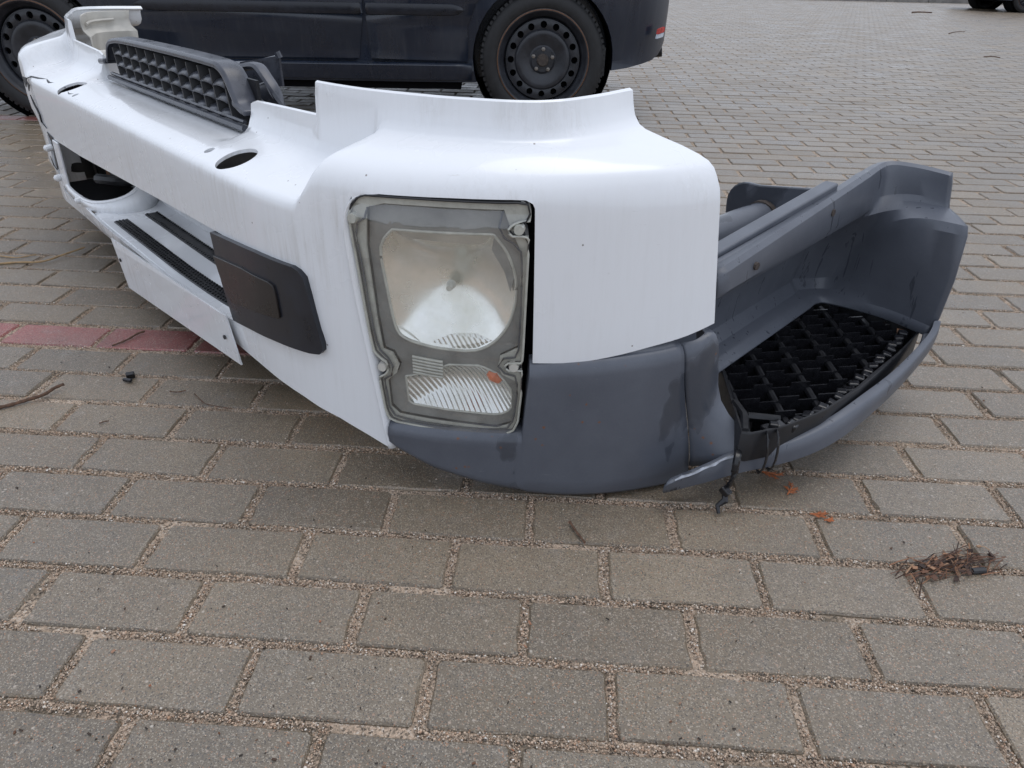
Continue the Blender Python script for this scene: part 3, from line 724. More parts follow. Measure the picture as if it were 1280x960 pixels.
# fixing foot at the far end of the insert
v, f = box_vf(B(1.262, .035, .502), (.05, .045, .012), Matrix.Rotation(-.1, 3, 'Y')); bevel(obj('foot', v, f, 'grille', gr, smooth=False), .004)
v, f = box_vf(B(.487, .045, .500), (.05, .055, .010), Matrix.Rotation(.25, 3, 'Y')); bevel(obj('foot', v, f, 'grille', gr, smooth=False), .003)
v, f = box_vf(B(.86, .060, .50), (.75, .006, .085)); obj('mesh_backing', v, f, 'black', gr, smooth=False)
# hinge arm and bracket behind the grille
arm = catmull(np.array([(.520, .13, .43), (.500, .112, .472), (.505, .102, .515), (.530, .100, .538), (.566, .100, .555), (.615, .09, .548)]), 5)
tube('hinge_arm', [B(*p) for p in arm], .012, 'grille', bumper, 8, .6)
tube('hinge_cup', [B(.575, .085, .490), B(.545, .115, .512)], [.028, .022], 'grille', bumper, 12)
bk = empty('corner_bracket', (0, 0, 0), 0, bumper)
for (dz, t) in ((0, .004), (-.018, .003), (-.034, .003)):
    pts = catmull(np.array([(.70, .115, .545+dz), (.66, .135, .549+dz), (.63, .150, .556+dz), (.606, .160, .562+dz)]), 4)
    vv = [];
    for (u, b, z) in pts: vv += [B(u, b, z), B(u+.022, b+.006, z+.002), B(u+.022, b+.006, z+.002-t), B(u, b, z-t)]
    k = len(pts); obj('bracket_rib', vv, grid_faces(k, 4, True)+[(0, 1, 2, 3), tuple(range(4*k-4, 4*k))], 'grille', bk)
pts = [(.690, .120, .549), (.603, .162, .566)]
vv = []
for (u, b, z) in pts: vv += [B(u, b, z), B(u, b+.004, z), B(u, b+.004, z-.055), B(u, b, z-.055)]
obj('bracket_web', vv, grid_faces(2, 4, True)+[(0, 1, 2, 3), (4, 5, 6, 7)], 'grille', bk, smooth=False)
tube('bracket_tip', [B(.603, .160, .573), B(.600, .163, .562)], .006, 'grille', bk, 8)

# far corner: bare inner plastic liner of the flange with a rib
far = []
for s in np.linspace(-.62, -.16, 14):
    u, b = f_at(s); k = ease(1.72, 1.95, MU(u)); far.append((MU(u)-.012+.06*k, b+.012-.03*k))
vv = []; prof2 = [(.004, .572), (.000, .55), (.002, .53), (.012, .515), (.010, .47), (.006, .43)]
for (u, b) in far:
    for d, z in prof2: vv.append(B(u-d*1.5, b+d, z))
o = obj('flange_liner', vv, grid_faces(len(far), len(prof2)), 'cream', bumper); solidify(o, .004, 0)
tube('liner_rib', [B(u-.012, b+.004, .545+.006*i/13) for i, (u, b) in enumerate(far[2:12])], .004, 'cream', bumper, 6)
tube('inner_hoop', [B(*p) for p in catmull(np.array([(1.52, .13, .47), (1.49, .10, .50), (1.42, .085, .512), (1.34, .075, .515), (1.27, .07, .517)]), 4)], .009, 'cream', bumper, 8)
vv = [B(1.56, .05, .495), B(1.28, .05, .500), B(1.28, .16, .497), B(1.58, .18, .492)]
o = obj('inner_ledge', vv, [(0, 1, 2, 3)], 'cream', bumper, smooth=False); solidify(o, .004, 0)

# ---- headlight
LENS = [(-.636, .439), (-.632, .45), (-.624, .46), (-.609, .466), (-.582, .467), (-.534, .468), (-.471, .468), (-.411, .468), (-.396, .469), (-.389, .466), (-.387, .456), (-.387, .445), (-.398, .444), (-.407, .441), (-.413, .437), (-.416, .431), (-.41, .425), (-.397, .425), (-.388, .424), (-.388, .401), (-.389, .356), (-.390, .309), (-.391, .263), (-.392, .238), (-.413, .237), (-.418, .231), (-.413, .225), (-.392, .225), (-.392, .188), (-.396, .138), (-.403, .121), (-.42, .113), (-.445, .113), (-.486, .115), (-.538, .117), (-.585, .119), (-.598, .123), (-.603, .138), (-.606, .164), (-.609, .193), (-.597, .201), (-.592, .209), (-.595, .222), (-.605, .227), (-.614, .235), (-.618, .257), (-.623, .301), (-.627, .347), (-.631, .385), (-.634, .407)]
BEZEL = [(-.611, .449), (-.583, .457), (-.534, .458), (-.472, .458), (-.421, .458), (-.404, .417), (-.397, .401), (-.397, .332), (-.398, .259), (-.424, .245), (-.427, .229), (-.421, .215), (-.400, .204), (-.399, .165), (-.404, .13), (-.428, .121), (-.501, .126), (-.583, .13), (-.597, .141), (-.599, .186), (-.582, .203), (-.577, .217), (-.587, .236), (-.603, .239), (-.609, .289), (-.613, .349), (-.616, .395)]
MAIN = [(-.577, .42), (-.504, .421), (-.435, .422), (-.416, .397), (-.404, .362), (-.404, .325), (-.414, .29), (-.434, .263), (-.462, .248), (-.503, .247), (-.536, .25), (-.57, .259), (-.583, .277), (-.592, .331), (-.598, .392)]
LOW = [(-.571, .194), (-.535, .205), (-.503, .222), (-.454, .224), (-.426, .211), (-.406, .184), (-.406, .15), (-.425, .14), (-.501, .143), (-.568, .147)]
_m = catmull(np.array(MAIN[2:]+MAIN[:1]), 3); MAIN = [MAIN[1]]+[tuple(p) for p in _m]
def shrink(poly, k, dz=0):
    P = np.array(poly); c = P.mean(0); return [tuple(c+(p-c)*k+np.array([0, dz])) for p in P]
def headlight(mir):
    hl = empty('headlight', (0, 0, 0), 0, bumper)
    tag(hl, label='far headlight set in the hidden corner' if mir else 'hazy clear headlight with large reflector in the near corner')
    bp = [p for p in OPEN if p[1] > .06]
    bp = shrink(bp[:13]+[(-.377, .10), (-.600, .10)]+bp[13:], 1.06)
    curved_plate('opening_backing', bp, -0.088, -0.092, 'dark', hl, mirror=mir)
    oz = [.069, .113, .155, .222, .279, .345, .414, .445, .457, .4655, .470]; os_ = [-.597, -.605, -.611, -.620, -.628, -.636, -.642, -.6375, -.630, -.616, -.588]
    lz = [.069, .13, .19, .257, .301, .385, .42, .439, .450, .460, .4665]; ls_ = [-.588, -.602, -.6095, -.618, -.6235, -.6325, -.6365, -.6365, -.632, -.6225, -.596]
    rv = []; nk = 40
    for k in range(nk):
        t = k/(nk-1)*(len(oz)-1); zo = float(np.interp(t, range(len(oz)), oz)); so = float(np.interp(t, range(len(oz)), os_)); zl_ = float(np.interp(t, range(len(lz)), lz)); sl = float(np.interp(t, range(len(lz)), ls_))
        for (w, d) in ((-.30, .0012), (.1, .0004), (.45, -.0022), (.75, -.0062), (.95, -.012), (1.02, -.022), (1.02, -.050)):
            u, b = q_at(so+(sl-so)*w, d-.010*ease(.43, .47, zo)); rv.append(B(MU(u) if mir else u, b, zo+(zl_-zo)*w))
    o = obj('opening_return', rv, grid_faces(nk, 7), 'white', hl, angle=60); solidify(o, .0015, 0)
    curved_plate('housing', shrink(LENS, .995), -0.074, -0.086, 'housing', hl, mirror=mir)
    # side wall of the housing
    pts = resample(LENS, 90); vv = []
    for s, z in pts:
        for d in (-.006, -.03, -.078):
            u, b = q_at(s, d); vv.append(B(MU(u) if mir else u, b, z))
    vv2 = vv; k = len(pts); f = []
    for i in range(k):
        j = (i+1) % k
        for a in range(2): f.append((i*3+a, j*3+a, j*3+a+1, i*3+a+1))
    o = obj('housing_wall', vv2, f, 'housing', hl); solidify(o, .002, 0)
    curved_plate('lens_flange', LENS, -0.011, -0.014, 'flange', hl, holes=(BEZEL,), mirror=mir)
    curved_plate('bezel', BEZEL, -0.020, -0.024, 'bezel', hl, holes=(MAIN, LOW), mirror=mir)
    # main reflector bowl
    def bowl(name, poly, depth, d0, mat, rings, pw, cshift=(0, 0), fl=0.0):
        P = resample(poly, 56); c = P.mean(0)+np.array(cshift); vv = []; rx_, ry_ = np.ptp(P, axis=0)/2*.92
        for r_i in range(rings+1):
            k = 1-r_i/rings*.94
            for p in P:
                ed = p-c; el = np.array([rx_, ry_])*(ed/np.array([rx_, ry_]))/np.linalg.norm(ed/np.array([rx_, ry_])); bl_ = (1-k)**.6; q = c+(ed*(1-bl_)+el*bl_)*k
                d = d0-depth*(1-k**pw)
                u, b = q_at(q[0], d); vv.append(B(MU(u) if mir else u, b, q[1]))
        f = grid_faces(rings+1, len(P), True)+[tuple(range(rings*len(P), (rings+1)*len(P)))]
        o = obj(name, vv, f, mat, hl, angle=60); return o
    bowl('main_reflector', MAIN, .042, -.021, 'chrome', 10, 2.0, (.004, .012))
    curved_tube('reflector_rim', MAIN, -.0195, .0022, 'clearrim', hl, mir)
    bowl('turn_reflector', LOW, .030, -.021, 'chrome_low', 7, 2.2, (.004, .008))
    curved_tube('turn_rim', LOW, -.0195, .0016, 'clearrim', hl, mir)
    # reflector facets: shade bar, side blade, bulb
    def blade(name, pts, mat, th=.0015, d=None):
        vv = []
        for (s, z, dd) in pts:
            for e in (0, -th):
                u, b = q_at(s, dd+e); vv.append(B(MU(u) if mir else u, b, z))
        n = len(pts); f = [tuple(range(0, 2*n, 2)), tuple(range(2*n-1, 0, -2))]+[(2*i, 2*((i+1) % n), 2*((i+1) % n)+1, 2*i+1) for i in range(n)]
        return obj(name, vv, f, mat, hl, smooth=False)
    blade('upper_shade', [(-.572, .4185, -.020), (-.438, .4205, -.020), (-.450, .404, -.034), (-.475, .400, -.038), (-.520, .402, -.038), (-.560, .404, -.034)], 'cream')
    blade('corner_facet', [(-.590, .290, -.021), (-.583, .277, -.021), (-.545, .2535, -.021), (-.560, .272, -.040), (-.580, .300, -.040)], 'chrome')
    blade('side_facet', [(-.434, .421, -.0205), (-.418, .398, -.0205), (-.406, .362, -.0205), (-.411, .340, -.022), (-.420, .368, -.026), (-.438, .398, -.027)], 'bezel')
    blade('lower_fluted', [(-.536, .2515, -.022), (-.503, .2485, -.022), (-.462, .2495, -.022), (-.436, .2645, -.022), (-.460, .270, -.030), (-.500, .2665, -.030)], 'chrome_low')
    u, b = q_at(-.50, -.045); u2, b2 = q_at(-.50, -.028)
    tube('bulb', [B(MU(u) if mir else u, b, .338), B(MU(u2) if mir else u2, b2, .338)], [.007, .004], 'clearrim', hl, 12)
    # ribbed block and orange turn bulb
    for k in range(6):
        z = .231-.0052*k
        P = [q_at(s, -.0165) for s in np.linspace(-.557, -.510, 6)]
        tube('rib', [B(MU(u) if mir else u, b, z-.004*i/5) for i, (u, b) in enumerate(P)], .0022, 'clearrim', hl, 6)
    P = [q_at(-.442, -.026), q_at(-.424, -.022)]
    o = tube('turn_bulb', [B(MU(P[0][0]) if mir else P[0][0], P[0][1], .211), B(*((MU(P[0][0]) if mir else P[0][0])*.5+(MU(P[1][0]) if mir else P[1][0])*.5, (P[0][1]+P[1][1])/2, .206)), B(MU(P[1][0]) if mir else P[1][0], P[1][1], .197)], [.006, .0105, .005], 'orange', hl, 14)
    # clear cover, its thick edge and the gasket line
    def lens_cover():
        bm = flat_poly(LENS, (), .012)
        for z in np.arange(.125, .466, .012): bmesh.ops.bisect_plane(bm, geom=bm.verts[:]+bm.edges[:]+bm.faces[:], plane_co=(0, 0, z), plane_no=(0, 0, 1))
        for v in bm.verts:
            s, z = v.co.x, v.co.z
            # upper edge rolls back, face bulges a little
            d = -.003-.017*ease(.428, .470, z)**1.6+.003*math.sin(math.pi*ease(.11, .45, z))
            u, b = q_at(s, d); v.co = Vector(B(MU(u) if mir else u, b, z))
        o = bm_obj('lens', bm, 'lens', hl, True, 60); return o
    lens_cover()
    low_edge = [p for p in LENS if p[1] < .44]
    def edge(name, pts, off, rad, mat, closed=True):
        pts = resample(pts, 200 if closed else 60, closed); P = []
        for s, z in pts:
            d = off-.017*ease(.428, .470, z)**1.6; u, b = q_at(s, d); P.append(B(MU(u) if mir else u, b, z))
        if closed: P.append(P[0])
        return tube(name, P, rad, mat, hl, 6)
    edge('lens_edge', LENS, -.005, .0018, 'clearrim')
    gas = [(-.604, .4655), (-.610, .452), (-.612, .438), (-.614, .430), (-.628, .426), (-.628, .400), (-.622, .355), (-.618, .305), (-.612, .258), (-.608, .240), (-.598, .232), (-.588, .222), (-.585, .209), (-.590, .198), (-.602, .192), (-.600, .165), (-.597, .140), (-.588, .127), (-.540, .123), (-.486, .121), (-.440, .1185), (-.412, .123), (-.402, .140), (-.398, .188), (-.399, .214), (-.414, .217), (-.425, .224), (-.427, .233), (-.420, .243), (-.398, .246), (-.396, .300), (-.3955, .380), (-.398, .410), (-.412, .416), (-.423, .424), (-.427, .436), (-.424, .450), (-.416, .466)]
    edge('gasket', gas, -.008, .0016, 'gasket', False)
    # fixing lugs
    for (s, z) in ((-.602, .212), (-.404, .231), (-.630, .433), (-.401, .434)):
        u, b = q_at(s, -.012); u2, b2 = q_at(s, -.002)
        tube('fixing_lug', [B(MU(u) if mir else u, b, z), B(MU(u2) if mir else u2, b2, z)], [.0085, .0065], 'cream' if z < .3 else 'clearrim', hl, 12)
    return hl
headlight(False); headlight(True)

# ---- grey lower corner
GB = [(-.60, .074), (-.581, .064), (-.529, .041), (-.453, .022), (-.377, .010), (-.325, .005), (-.245, .0025), (-.189, .0025), (-.148, .004)]
def grey_corner(mir):
    ss = np.r_[np.linspace(-.597, -.388, 18), np.linspace(-.380, -.150, 20)]
    rows3 = []
    for s in ss:
        zb = float(np.interp(s, [p[0] for p in GB], [p[1] for p in GB]))
        left = s < -.384
        zt = (.1165+.004*ease(-.60, -.57, s)) if left else float(np.interp(s, [-.38, -.182, -.15], [.2385, .246, .249]))
        grow = .014*ease(-.60, -.2, s)
        pr = []
        if left: cur = [(-.045, zt-.004), (-.020, zt-.001), (-.008, zt-.002), (.000, zt-.008), (.003, zt-.018)]
        else: cur = [(-.030, zt-.001), (-.010, zt), (-.003, zt-.003), (.0025, zt-.010), (.005, zt-.022)]
        pr += [(o_, z) for o_, z in cur]
        z0 = cur[-1][1]
        for k in np.linspace(.12, 1, 9):
            z = z0+(zb+.012-z0)*k; o_ = cur[-1][0]+(grow-.003)*math.sin(k*1.45)
            pr.append((o_, z))
        pr += [(pr[-1][0]-.006, zb+.004), (pr[-1][0]-.018, zb), (pr[-1][0]-.06, zb+.002)]
        row = []
        sk = 0
        for o_, z in pr:
            se = s if s < -.2 else s+ (s+.2)/.05*.0 + (.034*(1-ease(0, .246, z)) - .0)*ease(-.36, -.15, s)
            u, b = q_at(se-.0, o_); row.append(B(MU(u) if mir else u, b, z))
        rows3.append(row)
    nc = len(rows3[0])
    o = obj('lower_corner', [p for r_ in rows3 for p in r_], grid_faces(len(rows3), nc), 'grey', bumper, angle=50)
    solidify(o, .004, 0); tag(o, label='dark grey lower corner section with rust specks and a wet stain')
    # end section beyond the seam
    Rz = [(.262, -.306, .345), (.258, -.316, .357), (.245, -.3195, .362), (.21, -.3225, .367), (.17, -.327, .371), (.145, -.335, .374), (.125, -.352, .377), (.112, -.374, .378), (.100, -.388, .372), (.088, -.396, .362), (.072, -.400, .351)]
    rows4 = []; n4 = len(Rz)
    for k in range(n4):
        z = Rz[k][0]; zl = .250-(.250-.035)*(k/(n4-1))
        se = -.150+(.034*(1-ease(0, .246, zl)))+.003
        u0_, b0_ = q_at(se, (-.012, -.002, .004, .006, .008, .010, .012, .0135, .015, .016, .015)[k])
        row = []
        for t in np.linspace(0, 1, 9):
            ue = u0_+(Rz[k][1]-u0_)*t; be = b0_+(Rz[k][2]-b0_)*t; ze = zl+(z-zl)*t
            bl = .006*math.sin(math.pi*t)*(1 if k < 6 else .4)
            row.append(B(MU(ue-bl) if mir else ue-bl, be-bl*.5, ze))
        # return of the right edge
        for (du, db) in ((.010, .006), (.045, .012)): 
            ue = Rz[k][1]+du; row.append(B(MU(ue) if mir else ue, Rz[k][2]+db, z))
        rows4.append(row)
    o = obj('corner_end', [p for r_ in rows4 for p in r_], grid_faces(n4, len(rows4[0])), 'grey', bumper, angle=50); solidify(o, .004, 0)
    # inner dark backing so that no light leaks behind the seam
    pts = [q_at(s, -.03) for s in np.linspace(-.37, -.12, 10)]
    vv = []
    for (u, b) in pts:
        for z in (.03, .23): vv.append(B(MU(u) if mir else u, b, z))
    o = obj('corner_backing', vv, grid_faces(len(pts), 2), 'dark', bumper); solidify(o, .004, 0)
grey_corner(False); grey_corner(True)

# ---- corner step (near)
step = empty('corner_step', (0, 0, 0), 0, bumper)
tag(step, label='grey moulded corner step with black serrated tread')
LIPB = [(-.338, .250, .030), (-.372, .303, .043), (-.401, .351, .055), (-.442, .424, .065), (-.467, .499, .075), (-.475, .599, .085), (-.471, .747, .095), (-.459, .890, .112), (-.451, .925, .132)]
LIPT = [(-.345, .243, .052), (-.372, .298, .069), (-.396, .353, .085), (-.438, .42, .095), (-.460, .499, .105), (-.471, .59, .115), (-.473, .722, .125), (-.461, .878, .142), (-.453, .915, .160)]
lb = catmull(np.array(LIPB), 6); lt = catmull(np.array(LIPT), 6); rr = []
for a, c in zip(lb, lt):
    cx = np.array([-.30, .62]); din = cx-np.array([(a[0]+c[0])/2, (a[1]+c[1])/2]); din /= np.linalg.norm(din)
    rr.append([B(a[0]+din[0]*.03, a[1]+din[1]*.03, a[2]+.002), B(a[0]+din[0]*.008, a[1]+din[1]*.008, a[2]), B(*a), B((a[0]+c[0])/2-din[0]*.001, (a[1]+c[1])/2-din[1]*.001, (a[2]+c[2])/2), B(*c), B(c[0]+din[0]*.003, c[1]+din[1]*.003, c[2]+.002), B(c[0]+din[0]*.013, c[1]+din[1]*.013, c[2]+.0025), B(c[0]+din[0]*.016, c[1]+din[1]*.016, c[2]-.012)])
o = obj('step_lip', [p for r_ in rr for p in r_], grid_faces(len(rr), 8), 'grey_step', step, angle=55); solidify(o, .004, 0)
# cracked, pale edge on the front of the lip
cr = [(p[0]-.001, p[1]-.003, p[2]+.003+.0015*math.sin(i*1.9)) for i, p in enumerate(lt[2:15])]
tube('torn_edge', [B(*p) for p in cr], [.001+.0016*abs(math.sin(i*1.3)) for i in range(len(cr))], 'torn', step, 5)
# wall of the step: rows along b, profile from the top flange down to the tread
def wall_prof(t):
    """t 0..1 along the straight inboard wall; returns list of (u, b, z)"""
    b = .372+t*.508; ut = -.293+.028*t; zt = .340+.060*t
    hr = .036+.040*t                       # height of the rail band
    ub = -.292+.060*t
    uf = -.243+.047*t                      # tread edge
    return [(ut+.022, b, zt-.010), (ut+.018, b, zt-.001), (ut+.006, b, zt+.001), (ut-.001, b, zt-.004), (ut-.004, b, zt-.016), (ut-.006, b, zt-hr*.8), (ut-.002, b, zt-hr), (ut+.022, b, zt-hr-.014), (ut+.070, b, (zt-hr)*.66+.135*.34), (ut+.080, b, (zt-hr)*.42+.135*.58), (uf+.024, b, .168), (uf+.006, b, .146), (uf-.012, b, .139), (uf-.035, b, .130)]
WR = [wall_prof(t) for t in np.linspace(0, 1, 16)]
# rear wall end section (free edge at the back)
END = [(-.370, .988, .396), (-.371, .986, .4045), (-.374, .979, .4095), (-.378, .970, .407), (-.381, .970, .395), (-.387, .970, .362), (-.392, .966, .351), (-.418, .942, .346), (-.444, .918, .340), (-.450, .912, .326), (-.454, .912, .243), (-.450, .915, .165), (-.446, .915, .145), (-.440, .905, .128)]
CORN = [(-.245, .979, .400), (-.248, .978, .406), (-.256, .974, .408), (-.262, .966, .404), (-.266, .960, .390), (-.272, .950, .350), (-.276, .938, .338), (-.276, .925, .322), (-.250, .940, .275), (-.235, .950, .230), (-.222, .945, .170), (-.225, .930, .146), (-.235, .915, .139), (-.250, .900, .130)]
CORN2 = [(-.305, .992, .402), (-.306, .991, .409), (-.308, .985, .4115), (-.311, .976, .408), (-.314, .972, .394), (-.322, .970, .362), (-.326, .962, .350), (-.338, .928, .343), (-.352, .905, .335), (-.356, .902, .318), (-.352, .915, .240), (-.345, .925, .175), (-.345, .925, .148), (-.350, .915, .130)]
ctrl = WR[:-1]+[WR[-1], CORN, CORN2, END]
arr = np.array(ctrl)                       # stations x profile x 3
head = arr[:14]; tail = np.stack([catmull(arr[13:, j], 6) for j in range(arr.shape[1])], 1)
surf = np.concatenate([head[:-1], tail])
o = obj('step_wall', [B(*p) for r_ in surf for p in r_], grid_faces(surf.shape[0], surf.shape[1]), 'grey_step', step, angle=28)
solidify(o, .006, 0)
# fixing holes in the rail with rusty screws
for (u, b, z) in ((-.2975, .475, .332), (-.281, .735, .362)):
    tube('fixing_screw', [B(u-.0015, b, z), B(u+.004, b, z)], .0062, 'hub', step, 10)
# bar, tube and plate behind the step
br = empty('mounting_bracket', (0, 0, 0), 0, bumper)
def quad_bar(name, pts, w, h, mat, parent):
    vv = []
    for (u, b, z) in pts: vv += [B(u-w/2, b, z-h), B(u+w/2, b, z-h), B(u+w/2, b, z), B(u-w/2, b, z)]
    k = len(pts); o = obj(name, vv, grid_faces(k, 4, True)+[(0, 1, 2, 3), tuple(range(4*k-4, 4*k))], mat, parent, smooth=False); bevel(o, .003); return o
quad_bar('bar', [(-.246, .40, .352), (-.246, .78, .402)], .026, .03, 'grey_clean', br)
quad_bar('bar', [(-.266, .40, .346), (-.264, .82, .394)], .012, .03, 'grey_clean', br)
tube('cross_tube', [B(-.072, .42, .268), B(-.085, .87, .279)], .036, 'grey_clean', br, 24)
tube('weld', [B(-.0845, .845, .2785), B(-.085, .858, .279)], .0385, 'hub', br, 24)
pl = [(-.150, .20), (-.155, .325), (-.222, .345), (-.225, .366), (-.165, .358), (-.06, .342)]+[(-.035+.045*math.sin(a), .297+.045*math.cos(a)) for a in np.linspace(.0, 1.6, 7)]+[(.008, .27), (-.01, .20)]
vv = [B(u, .862, z) for u, z in pl]+[B(u, .872, z) for u, z in pl]; k = len(pl)
o = obj('end_plate', vv, [tuple(range(k)), tuple(range(2*k-1, k-1, -1))]+[(i, (i+1) % k, k+(i+1) % k, k+i) for i in range(k)], 'grey_clean', br, smooth=False); bevel(o, .003)
v, f = join_vf([box_vf(B(-.17, .46, .325), (.20, .012, .006)), box_vf(B(-.17, .40, .30), (.20, .01, .06))]); obj('web', v, f, 'grey_clean', br, smooth=False)
v, f = box_vf(B(-.12, .58, .17), (.012, .40, .14)); obj('inner_wall', v, f, 'dark', br, smooth=False)

# ---- black tread tray in the step
TRAY = np.array([(-.252, .502), (-.243, .528), (-.230, .666), (-.198, .875), (-.197, .905), (-.227, .938), (-.317, .940), (-.395, .940), (-.418, .930), (-.427, .905), (-.440, .791), (-.450, .612), (-.448, .497), (-.430, .407), (-.408, .353), (-.396, .346), (-.335, .411)])
tray = empty('tread_tray', (0, 0, 0), 0, step)
TP = resample(TRAY, 110); cen = TRAY.mean(0); vv = []
for p in TP:
    d = cen-p; d = d/np.linalg.norm(d)
    for (o_, z) in ((-.003, .080), (-.003, .128), (-.001, .131), (.004, .131), (.006, .128), (.008, .080)): q = p+d*o_; vv.append(B(q[0], q[1], z-.02*(p[1] < .40)*ease(.42, .34, p[1])*0))
o = obj('tray_rim', vv, grid_faces(len(TP), 6, True)+[(109*6+a, a, a+1, 109*6+a+1) for a in range(5)], 'black', tray, angle=40)
vv = [B(p[0], p[1], .084) for p in TP]+[B(p[0], p[1], .080) for p in TP]
obj('tray_floor', vv, [tuple(range(110)), tuple(range(219, 109, -1))], 'dark', tray, smooth=False)
def clip_line(p, d, poly, margin=.006):
    ts = []; n_ = len(poly)
    for i in range(n_):
        a = poly[i]; b = poly[(i+1) % n_]; e = b-a; den = d[0]*e[1]-d[1]*e[0]
        if abs(den) < 1e-12: continue
        w = a-p; t = (w[0]*e[1]-w[1]*e[0])/den; s = (w[0]*d[1]-w[1]*d[0])/den
        if 0 <= s < 1: ts.append(t)
    ts.sort()
    if len(ts) < 2: return None
    return ts[0]+margin, ts[-1]-margin
inner = np.array([(-.252, .505), (-.235, .666), (-.205, .87), (-.215, .905), (-.30, .925), (-.385, .925), (-.405, .88), (-.418, .791), (-.430, .66), (-.436, .54), (-.424, .44), (-.402, .395), (-.340, .42)])
D1 = np.array([-.144, .222]); D1 /= np.linalg.norm(D1); D2 = np.array([-.186, -.180]); D2 /= np.linalg.norm(D2)
nrm = np.array([D1[1], -D1[0]])
base = np.array([-.313, .611]); stepv = .0410
for k in range(-8, 10):
    p0 = base+nrm*stepv*k*1.0
    c = clip_line(p0, D1, inner)
    if c is None or c[1]-c[0] < .02: continue
    t0, t1 = c; parts = []; t = t0; i = 0; ph = (k % 2)
    while t < t1-.002:
        w = min(.034, t1-t); zt = .1285 if (i+ph) % 2 else .1205
        a = p0+D1*t; b_ = p0+D1*(t+w); nn = nrm*.0013
        vv = [(a-nn), (b_-nn), (b_+nn), (a+nn)]
        v = [B(q[0], q[1], .085) for q in vv]+[B(q[0], q[1], zt) for q in vv]
        parts.append((v, [(0, 1, 2, 3), (7, 6, 5, 4), (0, 4, 5, 1), (1, 5, 6, 2), (2, 6, 7, 3), (3, 7, 4, 0)])); t += w; i += 1
    v, f = join_vf(parts); obj('tread_slat', v, f, 'blackgloss', tray, smooth=False)
for k in range(-5, 8):
    p0 = base+D1*(.020+.068*k); c = clip_line(p0, D2, inner)
    if c is None or c[1]-c[0] < .03: continue
    a = p0+D2*c[0]; b_ = p0+D2*c[1]
    tube('cross_rib', [B(a[0], a[1], .112), B(b_[0], b_[1], .112)], .0062, 'black', tray, 8)
SER = catmull(np.array([(-.405, .385), (-.424, .42), (-.438, .524), (-.432, .666), (-.418, .80), (-.405, .90)]), 12)
SER = resample(SER, 25, False)
for i in range(24):
    p = SER[i]; q = SER[i+1]; d = (q-p); ang = math.atan2(d[1], -d[0]); c = (p+q)/2
    v, f = box_vf(B(c[0]+.003*math.sin(i*2.3), c[1], .121+.002*math.sin(i*1.7)), (np.linalg.norm(d)*.78, .017, .014), Matrix.Rotation(ang+.35, 3, 'Z') @ Matrix.Rotation(.35*math.sin(i*1.1), 3, 'X'))
    o = obj('worn_tooth', v, f, 'blackgloss', tray, smooth=False); bevel(o, .003, 2)
# corner gusset of the tray
gs = [(-.396, .352), (-.376, .392), (-.405, .425), (-.418, .418)]
tube('gusset', [B(-.374, .398, .126), B(-.395, .415, .126), B(-.412, .428, .126)], .006, 'black', tray, 6)
tube('gusset', [B(-.340, .412, .129), B(-.372, .390, .129), B(-.398, .352, .129)], .007, 'black', tray, 6)
v, f = box_vf(B(-.39, .92, .112), (.012, .02, .006), Matrix.Rotation(.4, 3, 'Z')); obj('trapped_leaf', v, f, 'rust', tray, smooth=False)
# cable ties that hold the torn lip
def strap(parent, c, din, r0, r1, z0, z1, w):
    P = []
    for a in np.linspace(0, 2*math.pi, 18): P.append(B(c[0]+din[0]*r0*math.cos(a), c[1]+din[1]*r0*math.cos(a), (z0+z1)/2+(z1-z0)/2*math.sin(a)))
    return tube('strap', P, w, 'blackgloss', parent, 6, .5)
ct = empty('cable_tie', (0, 0, 0), 0, step)
for k in (0, 1):
    strap(ct, (-.4195+.0035*k-.010*k, .376+.018*k), (.80, .60), .018, .018, .055, .128, .0032)
v, f = box_vf(B(-.418, .398, .131), (.013, .011, .009), Matrix.Rotation(.6, 3, 'Z')); bevel(obj('tie_head', v, f, 'blackgloss', ct, smooth=False), .0015)
ct2 = empty('cable_tie', (0, 0, 0), 0, step)
tube('strap', [B(*p) for p in catmull(np.array([(-.392, .352, .098), (-.401, .338, .096), (-.4065, .328, .088), (-.408, .326, .066), (-.405, .325, .048), (-.401, .327, .036)]), 4)], .0055, 'blackgloss', ct2, 6, .6)
v, f = box_vf(B(-.404, .319, .036), (.016, .012, .012), Matrix.Rotation(.5, 3, 'Y')); bevel(obj('tie_head', v, f, 'blackgloss', ct2, smooth=False), .002)
tube('tie_tail', [B(-.404, .318, .034), B(-.409, .313, .024), B(-.403, .305, .014), B(-.410, .300, .006)], [.005, .006, .004, .003], 'blackgloss', ct2, 6, .5)

